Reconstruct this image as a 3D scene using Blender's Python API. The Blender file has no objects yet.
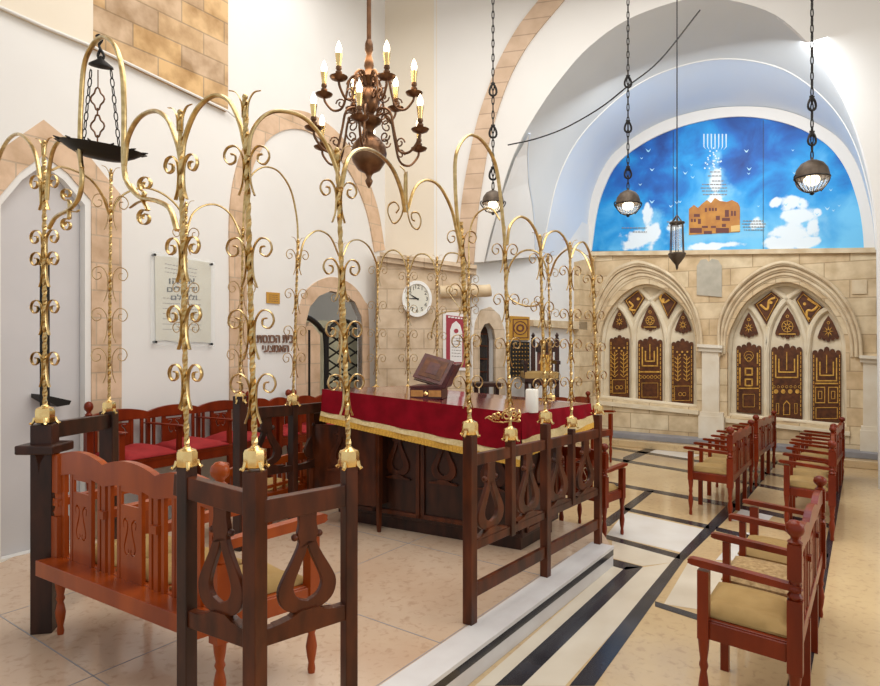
import bpy, math, random
from mathutils import Vector
from mathutils.geometry import tessellate_polygon
random.seed(7)
PI = math.pi
sc = bpy.context.scene
COL = sc.collection
# ------------------------------------------------------------------ camera, world, lights, exposure
F = 620.0; HC = 1.7; H0 = 343.0
cd = bpy.data.cameras.new('camera'); cam = bpy.data.objects.new('camera', cd); COL.objects.link(cam)
cd.sensor_width = 36.0; cd.lens = F * 36.0 / 880.0; cd.clip_start = 0.05; cd.clip_end = 100
cam.location = (0, 0, HC); cam.rotation_euler = (PI / 2, 0, 0)
sc.camera = cam
w = bpy.data.worlds.new('world'); sc.world = w; w.use_nodes = True
w.node_tree.nodes['Background'].inputs[0].default_value = (0.93, 0.96, 1.0, 1)
w.node_tree.nodes['Background'].inputs[1].default_value = .85
def area(name, loc, rot, sx, sy, power, col=(1, 1, 1)):
    l = bpy.data.lights.new(name, 'AREA'); l.shape = 'RECTANGLE'; l.size = sx; l.size_y = sy
    l.energy = power; l.color = col
    o = bpy.data.objects.new(name, l); COL.objects.link(o); o.location = loc; o.rotation_euler = rot
    return o
area('skylight', (0.6, 4.2, 6.3), (0, 0, 0), 5, 6, 330, (1.0, 0.975, 0.94))  # added soft fill from above; the ceiling has no opening here
area('apse_light', (3.3, 7.6, 5.0), (math.radians(38), 0, math.radians(-30)), 2.5, 1.2, 75, (0.9, 0.95, 1.0))  # added cool fill to brighten the vault, no real fixture
area('window_light', (6.2, 2.0, 3.6), (0, math.radians(68), math.radians(-8)), 3, 3, 130, (1.0, 0.96, 0.9))  # added warm fill from the right, no window is modelled there
sc.view_settings.view_transform = 'Standard'; sc.view_settings.look = 'None'
sc.view_settings.gamma = 1; sc.view_settings.use_curve_mapping = False
sc.view_settings.exposure = -0.2

# ------------------------------------------------------------------ measuring helpers
def P(px, py, Y): return Vector(((px - 440) / F * Y, Y, HC - (py - H0) / F * Y))
def fl(px, py, z=0.0):
    Y = (HC - z) * F / (py - H0); return Vector(((px - 440) / F * Y, Y, z))
def pt(px, Y): return Vector(((px - 440) / F * Y, Y))
PZ = 0.15      # top of the dais
class Wall:
    "vertical plane through two plan points; n faces the viewer side"
    def __init__(s, A, B):
        s.A = Vector((A[0], A[1])); d = Vector((B[0], B[1])) - s.A; s.L = d.length; s.d = d.normalized()
        n = Vector((s.d.y, -s.d.x))
        if n.dot(-s.A) < 0: n = -n
        s.n = n
    def px(s, px, py):
        r = Vector(((px - 440) / F, 1.0)); t = s.A.dot(s.n) / r.dot(s.n)
        p = r * t; return ((p - s.A).dot(s.d), HC - (py - H0) / F * t)
    def W(s, a, z, off=0.0):
        p = s.A + s.d * a + s.n * off; return Vector((p.x, p.y, z))
def smooth(pts, n=6, closed=False):
    "Catmull-Rom through tuples"
    P_ = [Vector(p) for p in pts]; out = []; m = len(P_)
    rng = range(m if closed else m - 1)
    for i in rng:
        p1 = P_[i]; p2 = P_[(i + 1) % m]
        p0 = P_[(i - 1) % m] if (closed or i > 0) else p1 + (p1 - p2)
        p3 = P_[(i + 2) % m] if (closed or i + 2 < m) else p2 + (p2 - p1)
        for k in range(n):
            t = k / n
            out.append(0.5 * ((2 * p1) + (p2 - p0) * t + (2 * p0 - 5 * p1 + 4 * p2 - p3) * t * t + (3 * p1 - p0 - 3 * p2 + p3) * t ** 3))
    if not closed: out.append(P_[-1].copy())
    return out
def lerp(a, b, t): return a + (b - a) * t

# ------------------------------------------------------------------ mesh builder
class MB:
    def __init__(s): s.v = []; s.f = []
    def add(s, vs, fs):
        o = len(s.v); s.v += [Vector(v) for v in vs]; s.f += [tuple(i + o for i in f) for f in fs]; return s
    def hexa(s, c):   # 8 corners bottom 0-3, top 4-7
        return s.add(c, [(3, 2, 1, 0), (4, 5, 6, 7), (0, 1, 5, 4), (1, 2, 6, 5), (2, 3, 7, 6), (3, 0, 4, 7)])
    def box(s, x0, x1, y0, y1, z0, z1, fn=None):
        c = [(x0, y0, z0), (x1, y0, z0), (x1, y1, z0), (x0, y1, z0), (x0, y0, z1), (x1, y0, z1), (x1, y1, z1), (x0, y1, z1)]
        if fn: c = [fn(*q) for q in c]
        return s.hexa(c)
    def prism(s, poly, z0, z1):
        n = len(poly); vs = [(p[0], p[1], z0) for p in poly] + [(p[0], p[1], z1) for p in poly]
        fs = [tuple(reversed(range(n))), tuple(range(n, 2 * n))] + [(i, (i + 1) % n, n + (i + 1) % n, n + i) for i in range(n)]
        return s.add(vs, fs)
    def bar(s, a, b, wx, wz, up=Vector((0, 0, 1))):
        "rectangular bar from a to b; wx sideways, wz along up"
        a = Vector(a); b = Vector(b); t = (b - a).normalized(); sd = t.cross(up)
        if sd.length < 1e-4: sd = Vector((1, 0, 0))
        sd.normalize(); u = sd.cross(t).normalized()
        q = [(-1, -1), (1, -1), (1, 1), (-1, 1)]
        vs = [a + sd * (x * wx / 2) + u * (y * wz / 2) for x, y in q] + [b + sd * (x * wx / 2) + u * (y * wz / 2) for x, y in q]
        return s.hexa(vs)
    def lathe(s, prof, c=(0, 0, 0), seg=14, fn=None, caps=True):
        vs = []; fs = []; c = Vector(c)
        for r, z in prof:
            for k in range(seg):
                a = 2 * PI * k / seg; p = Vector((r * math.cos(a), r * math.sin(a), z)); vs.append(p + c)
        for i in range(len(prof) - 1):
            for k in range(seg):
                k2 = (k + 1) % seg; fs.append((i * seg + k, i * seg + k2, (i + 1) * seg + k2, (i + 1) * seg + k))
        if caps:
            fs.append(tuple(reversed(range(seg)))); m = (len(prof) - 1) * seg; fs.append(tuple(range(m, m + seg)))
        if fn: vs = [fn(*v) for v in vs]
        return s.add(vs, fs)
    def ball(s, c, r, sx=1, sy=1, sz=1, seg=12, fn=None):
        prof = [(r * math.sin(PI * i / 8) + 1e-4, -r * math.cos(PI * i / 8) * sz) for i in range(9)]
        return s.lathe(prof, c, seg, fn)
    def tube(s, pts, r, seg=8, N=None, rx=None, closed=False, taper=None):
        "swept ellipse: rx across the curve plane normal N, r in plane"
        pts = [Vector(p) for p in pts]; n = len(pts); rx = rx or r; vs = []; fs = []
        ref = Vector(N) if N is not None else None; prev = None
        for i, p in enumerate(pts):
            if closed: t = pts[(i + 1) % n] - pts[i - 1]
            else: t = pts[min(i + 1, n - 1)] - pts[max(i - 1, 0)]
            t = t.normalized() if t.length > 1e-9 else Vector((0, 0, 1))
            if ref is not None: b = ref - t * ref.dot(t)
            else:
                base = prev if prev is not None else (Vector((0, 0, 1)) if abs(t.z) < .9 else Vector((1, 0, 0)))
                b = base - t * base.dot(t)
            b = b.normalized(); prev = b; a = t.cross(b)
            k_ = taper(i / (n - 1)) if taper else 1
            for k in range(seg):
                th = 2 * PI * (k + .5) / seg
                vs.append(p + a * (r * k_ * math.cos(th)) + b * (rx * k_ * math.sin(th)))
        m = n if closed else n - 1
        for i in range(m):
            j = (i + 1) % n
            for k in range(seg):
                k2 = (k + 1) % seg; fs.append((i * seg + k, i * seg + k2, j * seg + k2, j * seg + k))
        if not closed:
            fs.append(tuple(reversed(range(seg)))); fs.append(tuple(range((n - 1) * seg, n * seg)))
        return s.add(vs, fs)
    def plate(s, outlines, c0, c1, fn):
        "outlines: list of 2D loops (first outer, others holes); fn(a,b,c)->world"
        loops = [[Vector((p[0], p[1], 0)) for p in o] for o in outlines]
        tri = tessellate_polygon(loops); flat = [p for o in loops for p in o]; n = len(flat)
        vs = [fn(p.x, p.y, c1) for p in flat] + [fn(p.x, p.y, c0) for p in flat]
        fs = [tuple(t) for t in tri] + [tuple(i + n for i in reversed(t)) for t in tri]
        o = 0
        for l in loops:
            m = len(l)
            for i in range(m): fs.append((o + i, o + (i + 1) % m, n + o + (i + 1) % m, n + o + i))
            o += m
        return s.add(vs, fs)

ORIG = {}
import bmesh
def obj(name, mb, m, parent=None, smooth_=None, bevel=0, kind=None, label=None, origin=None, normals=True):
    me = bpy.data.meshes.new(name); o = bpy.data.objects.new(name, me)
    org = Vector(ORIG.get(parent.name, (0, 0, 0))) if parent else Vector(origin or (0, 0, 0))
    me.from_pydata([v - org for v in mb.v], [], mb.f); me.materials.append(m)
    bm = bmesh.new(); bm.from_mesh(me)
    if normals: bmesh.ops.recalc_face_normals(bm, faces=bm.faces)
    bm.to_mesh(me); bm.free()
    if smooth_:
        for p in me.polygons: p.use_smooth = True
        try: me.set_sharp_from_angle(angle=math.radians(smooth_ if smooth_ > 1 else 40))
        except Exception: pass
    COL.objects.link(o)
    if parent: o.parent = parent; ORIG[o.name] = org
    else: o.location = org; ORIG[o.name] = org
    if bevel:
        b = o.modifiers.new('bevel', 'BEVEL'); b.width = bevel; b.segments = 2; b.limit_method = 'ANGLE'; b.harden_normals = False
    if kind: o['kind'] = kind
    if label: o['label'] = label
    return o
def thing(name, label, cat, loc, group=None):
    o = bpy.data.objects.new(name, None); COL.objects.link(o); o.location = loc; o.empty_display_size = .1
    o['label'] = label; o['category'] = cat
    if group: o['group'] = group
    ORIG[o.name] = Vector(loc); return o
def tag(o, label, cat, group=None, kind=None):
    o['label'] = label; o['category'] = cat
    if group: o['group'] = group
    if kind: o['kind'] = kind
    return o

# ------------------------------------------------------------------ materials
def mat(name, col, rough=.5, metal=0., var=None, vs=8, bump=0, spec=None, stretch=(1, 1, 1), emit=None, es=0, coat=0, trans=0, alpha=1):
    m = bpy.data.materials.new(name); m.use_nodes = True; nt = m.node_tree; b = nt.nodes['Principled BSDF']
    b.inputs['Base Color'].default_value = (*col, 1); b.inputs['Roughness'].default_value = rough; b.inputs['Metallic'].default_value = metal
    if spec is not None: b.inputs['Specular IOR Level'].default_value = spec
    if coat: b.inputs['Coat Weight'].default_value = coat; b.inputs['Coat Roughness'].default_value = .12
    if trans: b.inputs['Transmission Weight'].default_value = trans
    if alpha < 1: b.inputs['Alpha'].default_value = alpha
    if emit: b.inputs['Emission Color'].default_value = (*emit, 1); b.inputs['Emission Strength'].default_value = es
    if var or bump:
        tc = nt.nodes.new('ShaderNodeTexCoord'); mp = nt.nodes.new('ShaderNodeMapping'); nz = nt.nodes.new('ShaderNodeTexNoise')
        mp.inputs['Scale'].default_value = stretch; nz.inputs['Scale'].default_value = vs; nz.inputs['Detail'].default_value = 5
        nt.links.new(tc.outputs['Object'], mp.inputs[0]); nt.links.new(mp.outputs[0], nz.inputs['Vector'])
        if var:
            r = nt.nodes.new('ShaderNodeValToRGB'); r.color_ramp.elements[0].position = .3; r.color_ramp.elements[1].position = .7
            r.color_ramp.elements[0].color = (*col, 1); r.color_ramp.elements[1].color = (*var, 1)
            nt.links.new(nz.outputs['Fac'], r.inputs[0]); nt.links.new(r.outputs[0], b.inputs['Base Color'])
        if bump:
            bp = nt.nodes.new('ShaderNodeBump'); bp.inputs['Strength'].default_value = bump; bp.inputs['Distance'].default_value = .01
            nt.links.new(nz.outputs['Fac'], bp.inputs['Height']); nt.links.new(bp.outputs[0], b.inputs['Normal'])
    return m
def stone(name, d, c1, c2, mortar, bw=.42, bh=.24, rough=.75, nvar=.5, dx=(1, 0), msize=.008):
    "ashlar masonry laid along plan direction d"
    m = bpy.data.materials.new(name); m.use_nodes = True; nt = m.node_tree; b = nt.nodes['Principled BSDF']; b.inputs['Roughness'].default_value = rough
    g = nt.nodes.new('ShaderNodeNewGeometry'); sx = nt.nodes.new('ShaderNodeSeparateXYZ'); nt.links.new(g.outputs['Position'], sx.inputs[0])
    dp = nt.nodes.new('ShaderNodeVectorMath'); dp.operation = 'DOT_PRODUCT'; nt.links.new(g.outputs['Position'], dp.inputs[0]); dp.inputs[1].default_value = (d[0], d[1], 0)
    cb = nt.nodes.new('ShaderNodeCombineXYZ'); nt.links.new(dp.outputs['Value'], cb.inputs[0]); nt.links.new(sx.outputs[2], cb.inputs[1])
    br = nt.nodes.new('ShaderNodeTexBrick'); nt.links.new(cb.outputs[0], br.inputs['Vector'])
    br.inputs['Scale'].default_value = 1; br.inputs['Brick Width'].default_value = bw; br.inputs['Row Height'].default_value = bh
    br.inputs['Mortar Size'].default_value = msize; br.inputs['Mortar Smooth'].default_value = .3; br.inputs['Bias'].default_value = 0
    br.inputs['Color1'].default_value = (*c1, 1); br.inputs['Color2'].default_value = (*c2, 1); br.inputs['Mortar'].default_value = (*mortar, 1)
    nz = nt.nodes.new('ShaderNodeTexNoise'); nz.inputs['Scale'].default_value = 5; nz.inputs['Detail'].default_value = 8; nt.links.new(g.outputs['Position'], nz.inputs['Vector'])
    rp = nt.nodes.new('ShaderNodeValToRGB'); rp.color_ramp.elements[0].position = .3; rp.color_ramp.elements[0].color = (1 - nvar * .55, 1 - nvar * .65, 1 - nvar * .8, 1)
    rp.color_ramp.elements[1].position = .62; rp.color_ramp.elements[1].color = (1, 1, 1, 1); nt.links.new(nz.outputs['Fac'], rp.inputs[0])
    mx = nt.nodes.new('ShaderNodeMix'); mx.data_type = 'RGBA'; mx.blend_type = 'MULTIPLY'; mx.inputs[0].default_value = 1
    nt.links.new(br.outputs['Color'], mx.inputs[6]); nt.links.new(rp.outputs[0], mx.inputs[7]); nt.links.new(mx.outputs[2], b.inputs['Base Color'])
    bp = nt.nodes.new('ShaderNodeBump'); bp.inputs['Strength'].default_value = .35; bp.inputs['Distance'].default_value = .01
    ad = nt.nodes.new('ShaderNodeMath'); ad.operation = 'SUBTRACT'; nt.links.new(nz.outputs['Fac'], ad.inputs[0]); nt.links.new(br.outputs['Fac'], ad.inputs[1])
    nt.links.new(ad.outputs[0], bp.inputs['Height']); nt.links.new(bp.outputs[0], b.inputs['Normal'])
    return m
M = {}
M['plaster'] = mat('plaster', (.80, .79, .76), .85, var=(.76, .745, .715), vs=1.2, bump=.05)
M['cream_plaster'] = mat('cream_plaster', (.80, .73, .61), .85, var=(.77, .69, .56), vs=1.5, bump=.05)
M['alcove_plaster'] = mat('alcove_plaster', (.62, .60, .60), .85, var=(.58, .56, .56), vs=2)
M['vault'] = mat('vault_plaster', (.70, .74, .79), .85, var=(.62, .71, .84), vs=.8)  # bluish light on the white soffit, put into the plaster colour
M['frame_plaster'] = mat('lunette_frame_plaster', (.80, .76, .70), .8)
M['mural_text'] = mat('mural_text', (.25, .22, .2), .7)
M['wood_o'] = mat('orange_wood', (.42, .075, .006), .28, var=(.22, .032, .004), vs=6, stretch=(1, 1, .25), spec=.35, coat=.1)
M['wood_r'] = mat('red_brown_wood', (.24, .028, .004), .3, var=(.12, .012, .002), vs=7, stretch=(1, 1, .25), spec=.28, coat=.06)
M['wood_d'] = mat('dark_wood', (.055, .015, .006), .42, var=(.012, .004, .002), vs=14, stretch=(1, 1, .3), spec=.35, coat=.08)
M['wood_m'] = mat('walnut_wood', (.125, .027, .006), .35, var=(.030, .008, .003), vs=12, stretch=(1, 1, .3), spec=.3, coat=.08)
M['brass'] = mat('brass', (.80, .60, .29), .3, 1.0, var=(.46, .31, .12), vs=30)
M['brass_l'] = mat('polished_brass', (.95, .72, .32), .22, 1.0, var=(.8, .52, .2), vs=20)
M['bronze'] = mat('bronze', (.10, .050, .026), .34, .8, var=(.22, .11, .055), vs=12)
M['iron'] = mat('black_iron', (.02, .017, .015), .45, .6)
M['velvet'] = mat('crimson_velvet', (.29, .003, .014), .85, var=(.19, .002, .008), vs=9, spec=.15)
M['velvet_top'] = mat('covered_velvet_top', (.20, .02, .025), .10, coat=1.0, spec=.8)
M['lamp_metal'] = mat('weathered_lamp_metal', (.13, .10, .075), .5, .6, var=(.07, .05, .035), vs=14)
M['fringe'] = mat('gold_fringe', (.74, .42, .05), .6, var=(.52, .27, .03), vs=90, bump=.5)
M['trim'] = mat('cream_braid', (.74, .60, .33), .6, var=(.6, .45, .2), vs=60)
M['cush_t'] = mat('tan_cushion', (.42, .27, .095), .8, var=(.34, .21, .065), vs=10, bump=.2)
M['cush_r'] = mat('red_cushion', (.36, .012, .014), .8, var=(.28, .008, .01), vs=10, bump=.2)
M['black_marble'] = mat('black_marble', (.018, .018, .022), .2, var=(.045, .045, .055), vs=5)
M['white_marble'] = mat('white_marble', (.74, .73, .72), .25, var=(.62, .59, .58), vs=3)
M['white_tile'] = mat('white_tile', (.78, .76, .72), .2, var=(.70, .66, .60), vs=3)
def marble_floor(name, c1, c2, vein):
    m = mat(name, c1, .13, var=c2, vs=1.6); nt = m.node_tree; b = nt.nodes['Principled BSDF']
    src = b.inputs['Base Color'].links[0].from_socket; tc = nt.nodes.new('ShaderNodeTexCoord')
    n2 = nt.nodes.new('ShaderNodeTexNoise'); n2.inputs['Scale'].default_value = 22; n2.inputs['Detail'].default_value = 9; n2.inputs['Distortion'].default_value = .6
    nt.links.new(tc.outputs['Object'], n2.inputs['Vector']); rp = nt.nodes.new('ShaderNodeValToRGB')
    rp.color_ramp.elements[0].position = .30; rp.color_ramp.elements[0].color = (.55, .55, .55, 1); rp.color_ramp.elements[1].position = .46; rp.color_ramp.elements[1].color = (0, 0, 0, 1)
    nt.links.new(n2.outputs['Fac'], rp.inputs[0]); mx = nt.nodes.new('ShaderNodeMix'); mx.data_type = 'RGBA'
    nt.links.new(rp.outputs[0], mx.inputs[0]); nt.links.new(src, mx.inputs[6]); mx.inputs[7].default_value = (*vein, 1); nt.links.new(mx.outputs[2], b.inputs['Base Color'])
    return m
M['floor'] = marble_floor('beige_marble', (.66, .49, .27), (.56, .40, .22), (.42, .28, .15))
M['dais'] = marble_floor('rosy_marble', (.64, .49, .36), (.54, .38, .26), (.40, .25, .16))
M['candle'] = mat('candle_wax', (.9, .87, .78), .4)
M['bulb'] = mat('lit_bulb', (1, .9, .7), .3, emit=(1, .82, .55), es=9)
M['bulb_glass'] = mat('lit_glass', (1, .9, .75), .2, emit=(1, .83, .6), es=4)
M['clear_glass'] = mat('clear_glass', (.9, .95, .97), .06, alpha=.25)
M['white_paint'] = mat('white_enamel', (.85, .85, .82), .4)
M['clock_face'] = mat('clock_face', (.72, .70, .60), .5)
M['black'] = mat('black_paint', (.012, .011, .011), .5)
M['paper'] = mat('parchment', (.72, .69, .58), .7, var=(.64, .60, .48), vs=4)
M['acrylic'] = mat('acrylic_sheet', (.85, .9, .9), .08, alpha=.13)
M['pale_tile'] = mat('pale_beige_tile', (.72, .65, .53), .15, var=(.64, .56, .44), vs=3)
M['grey_stone'] = mat('weathered_tablet_stone', (.50, .45, .35), .8, var=(.40, .36, .28), vs=8, bump=.4)
M['pilaster'] = mat('pale_pilaster_stone', (.80, .73, .60), .7, var=(.70, .60, .45), vs=4, bump=.3)
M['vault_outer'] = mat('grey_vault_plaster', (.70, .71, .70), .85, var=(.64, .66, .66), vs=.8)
M['red_print'] = mat('crimson_print', (.34, .03, .05), .6)
M['white_print'] = mat('white_print', (.78, .76, .74), .6)
M['gold_print'] = mat('gold_print', (.60, .32, .05), .5, .3)
M['letters'] = mat('brown_letters', (.20, .10, .06), .5)
M['panel_dark'] = mat('panel_bronze', (.055, .016, .005), .5, .2, var=(.15, .045, .010), vs=16)
M['panel_gold'] = mat('panel_gold', (.85, .50, .10), .5, .35, var=(.50, .24, .04), vs=20)
M['tracery'] = mat('tracery_stone', (.82, .72, .54), .75, var=(.70, .58, .39), vs=5, bump=.3)
M['moulding'] = mat('arch_stone', (.76, .63, .43), .75, var=(.56, .41, .24), vs=5, bump=.4)
M['grey_slab'] = mat('grey_slab', (.22, .22, .24), .5, var=(.32, .31, .32), vs=4)
M['book'] = mat('book_leather', (.11, .018, .014), .4, var=(.05, .01, .01), vs=20)
M['page'] = mat('book_pages', (.6, .55, .42), .7)
M['inlay'] = mat('inlaid_wood', (.62, .31, .08), .35, var=(.45, .2, .05), vs=30)
M['dark_glass'] = mat('bookcase_glass', (.02, .018, .02), .15)
M['greenish'] = mat('lit_room_plaster', (.62, .60, .42), .8, var=(.5, .47, .33), vs=5)

# ------------------------------------------------------------------ structure
WL = Wall(pt(120, 5.6), (pt(120, 5.6).x + .64, 6.6))         # long left wall
yL = lambda px: None
def on(wall, px):
    a, z = wall.px(px, H0); p = wall.W(a, 0); return Vector((p.x, p.y))
WR = Wall(pt(600, 10.8), pt(865, 8.7))                       # wall of arches
cR = on(WR, 590)
W2 = Wall((.47, 8.5), cR)                                    # wall behind, left of the arches
WT = Wall(pt(436, 8.6), pt(877, 7.2))                        # transverse arch
WU = Wall(on(WL, 385), pt(436, 8.6))
WP = Wall(pt(377, 8.38), pt(470, 8.45))                      # clock pier
def wplate(name, wall, pxloops, c0, c1, m, parent=None, kind='structure', sm=None, bevel=0, label=None):
    loops = [[wall.px(*p) for p in l] for l in pxloops]
    mb = MB().plate(loops, c0, c1, wall.W)
    return obj(name, mb, m, parent, smooth_=sm, bevel=bevel, kind=None if parent else kind, label=label)
def ZB(wall, px, z):  # pixel row at which height z sits on the wall at px
    a, zz = wall.px(px, H0); p = wall.W(a, 0); return H0 + (HC - z) * F / p.y
S = {}
S['L'] = stone('limestone_left', WL.d, (.74, .53, .36), (.66, .47, .32), (.55, .42, .3))
S['P'] = stone('limestone_pier', WP.d, (.72, .58, .42), (.64, .50, .35), (.52, .4, .28), .5, .27)
S['R'] = stone('limestone_right', WR.d, (.80, .66, .44), (.68, .50, .29), (.50, .36, .21), .62, .26, nvar=.5)
S['T'] = stone('limestone_arch', WT.d, (.66, .49, .35), (.62, .46, .33), (.46, .33, .24), 4, .2, nvar=.3)
S['G'] = stone('golden_limestone', WL.d, (.68, .44, .20), (.58, .42, .28), (.42, .30, .18), .5, .22, nvar=.8)
# floor
floor = MB().add([(-9, -2.5, 0), (9, -2.5, 0), (9, 14, 0), (-9, 14, 0), (-9, -2.5, -.1), (9, -2.5, -.1), (9, 14, -.1), (-9, 14, -.1)],
                 [(0, 1, 2, 3), (7, 6, 5, 4), (0, 4, 5, 1), (1, 5, 6, 2), (2, 6, 7, 3), (3, 7, 4, 0)])
FLOOR = obj('floor', floor, M['floor'], kind='structure')
def fquad(name, q, m, z=.003):
    pts = [fl(*p, 0) for p in q]; mb = MB().prism([(p.x, p.y) for p in pts], 0.0005, z); return obj(name, mb, m, FLOOR)
def stripe(a, b, wa, wb=None):
    "a, b pixel ends; w = width in px measured along x (steep) or y (shallow)"
    wb = wb or wa
    if abs(a[1] - b[1]) > abs(a[0] - b[0]) * .45: q = [(a[0] - wa / 2, a[1]), (a[0] + wa / 2, a[1]), (b[0] + wb / 2, b[1]), (b[0] - wb / 2, b[1])]
    else: q = [(a[0], a[1] - wa / 2), (b[0], b[1] - wb / 2), (b[0], b[1] + wb / 2), (a[0], a[1] + wa / 2)]
    return q
for q in [[(475, 686), (612, 566), (643, 567), (522, 686)], [(545, 658), (640, 568), (676, 562), (590, 658)], [(612, 541), (680, 558), (676, 562), (643, 566), (612, 558)], [(510, 686), (545, 658), (590, 658), (565, 686)], [(692, 556), (738, 566), (714, 612), (664, 604)]]:
    fquad('floor_tile', q, M['pale_tile'], .0012)
for q in [[(625, 512), (707, 530), (683, 553), (607, 535)], [(741, 531), (790, 543), (783, 562), (716, 560)], [(663, 448), (700, 455), (690, 459), (648, 452)],
          [(655, 607), (690, 617), (660, 655), (612, 657)] if 0 else [(742, 508), (775, 514), (765, 524), (730, 520)]]:
    fquad('floor_tile', q, M['white_tile'], .0018)
for q in [[(495, 686), (522, 686), (643, 567), (626, 567)], [(612, 559), (643, 567), (626, 570), (612, 566)],
          stripe((582, 686), (678, 561), 25, 11) , stripe((678, 561), (733, 506), 11, 14), stripe((735, 506), (778, 459), 13, 5),
          stripe((798, 686), (829, 545), 22, 7), stripe((829, 545), (842, 475), 7, 4),
          stripe((603, 526), (650, 491), 14, 9), stripe((623, 461), (658, 446), 7, 5),
          stripe((606, 537), (680, 557), 4, 5), stripe((655, 604), (800, 650), 5, 7), stripe((625, 509), (709, 527), 3, 4),
          stripe((608, 483), (652, 491), 3), stripe((652, 491), (735, 506), 3, 4), stripe((735, 506), (829, 526), 4),
          stripe((600, 457), (686, 471), 2.4), stripe((686, 471), (836, 500), 2.6), stripe((607, 447), (697, 461), 2), stripe((697, 461), (838, 486), 2.2),
          stripe((612, 438), (694, 450), 1.6), stripe((694, 450), (842, 474), 2), stripe((716, 529), (828, 556), 4)]:
    fquad('floor_stripe', q, M['black_marble'])
# dais
dais = [(1.31, 4.73), (1.34, 5.22), (-.9, 6.75), (-3.1, 4.5), (-3.1, .9), (-1.44, .9)]
DA = obj('trim_1', MB().prism(dais, 0, PZ), M['dais'], kind='structure', bevel=.006)
d0 = Vector((1.31, 4.73)); dn = (Vector((-1.44, .9)) - d0).normalized(); nn = Vector((-dn.y, dn.x));
if nn.x < 0: nn = -nn
def dq(a0, a1, o0, o1): return [d0 + dn * a0 + nn * o0, d0 + dn * a1 + nn * o0, d0 + dn * a1 + nn * o1, d0 + dn * a0 + nn * o1]
obj('step_riser', MB().prism(dq(0, 4.6, -.002, .012), .001, .085), M['white_marble'], DA)
obj('step_band', MB().prism(dq(0, 4.6, -.002, .014), .085, .132), M['black_marble'], DA)
obj('step_nosing', MB().prism(dq(-.01, 4.6, -.16, .016), .132, .153), M['white_marble'], DA)
for a in (.85, 2.0, 3.2): obj('slab_joint', MB().prism([d0 + dn * a + nn * -.16, d0 + dn * (a + .006) + nn * -.16, d0 + dn * (a + .006) + nn * -3.2, d0 + dn * a + nn * -3.2], PZ - .01, PZ + .0012), M['grey_slab'], DA)
for o in (-.17, -1.3, -2.4): obj('slab_joint', MB().prism([d0 + dn * .4 + nn * o, d0 + dn * 4.6 + nn * o, d0 + dn * 4.6 + nn * (o - .005), d0 + dn * .4 + nn * (o - .005)], PZ - .01, PZ + .0012), M['grey_slab'], DA)

# left wall with alcove and door openings
top = -150
alc = [(85, ZB(WL, 85, .02)), (85, 205), (64, 180), (43, 165), (22, 180), (1, 205), (1, ZB(WL, 1, .02))]
door_o = [(305, ZB(WL, 305, .02)), (305, 322), (309, 307), (318, 296), (330, 291), (343, 294), (354, 302), (361, 317), (362, 330), (362, ZB(WL, 362, .02))]
wplate('wall_left', WL, [[(-90, ZB(WL, -90, 0)), (385, ZB(WL, 385, 0)), (385, -60), (-90, -420)], alc, door_o], -.08, 0, M['plaster'])
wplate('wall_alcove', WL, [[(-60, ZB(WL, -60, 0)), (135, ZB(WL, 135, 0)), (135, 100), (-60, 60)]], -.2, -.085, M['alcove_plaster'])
TL = wplate('trim_2', WL, [[(91, ZB(WL, 91, .0)), (91, 201), (67, 173), (43, 155), (19, 173), (-5, 201), (-5, ZB(WL, -5, 0)), (-38, ZB(WL, -38, 0)), (-35, 200), (0, 150), (43, 120), (90, 158), (121, 196), (121, ZB(WL, 121, 0))]], -.07, .012, S['L'])
# great arch trim
oL = smooth([(229, 420), (229, 300), (229, 211), (238, 160), (254, 128), (272, 114), (290, 110), (312, 115), (338, 134), (360, 165), (376, 205), (384, 250)], 5)
iL = smooth([(247, 420), (246, 300), (245, 225), (250, 175), (262, 147), (275, 134), (292, 129), (310, 133), (332, 150), (352, 178), (366, 212), (374, 252)], 5)
wplate('trim_3', WL, [[tuple(p) for p in oL] + [tuple(p) for p in reversed(iL)]], -.02, .02, S['L'])
# door surround
oD = smooth([(296, 450), (296, 330), (300, 303), (310, 286), (330, 277), (350, 284), (363, 300), (368, 322), (369, 450)], 5)
wplate('trim_4', WL, [[tuple(p) for p in oD] + [(362, 450)] + list(reversed(door_o))[1:-1] + [(305, 450)]], -.07, .018, S['L'])
# room seen through the door
wplate('wall_passage', WL, [[(270, ZB(WL, 270, 0)), (420, ZB(WL, 420, 0)), (420, 200), (270, 200)]], -1.1, -1.0, M['plaster'])
wplate('wall_passage_lit', WL, [[(322, ZB(WL, 322, 0)), (375, ZB(WL, 375, 0)), (375, 320), (322, 320)]], -.36, -.30, M['greenish'])
wplate('trim_5', WL, [[(311, ZB(WL, 311, 0)), (311, 330), (316, 322), (326, 335), (326, ZB(WL, 326, 0))]], -.16, -.1, S['L'])
# upper rib, masonry and plaster
wplate('trim_6', WL, [[(90, 48), (225, 112), (225, -150), (90, -300)]], -.01, .05, S['G'])
wplate('trim_7', WL, [[(-90, -30), (43, 29), (90, 48), (90, -300), (-90, -420)]], -.01, .05, M['cream_plaster'])
mb = MB(); mb.tube([WL.W(*WL.px(x, y), .05) for x, y in ((-90, -30), (43, 29), (90, 48), (225, 112), (232, 118))], .012, 8); obj('trim_8', mb, M['plaster'], kind='structure')
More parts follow.
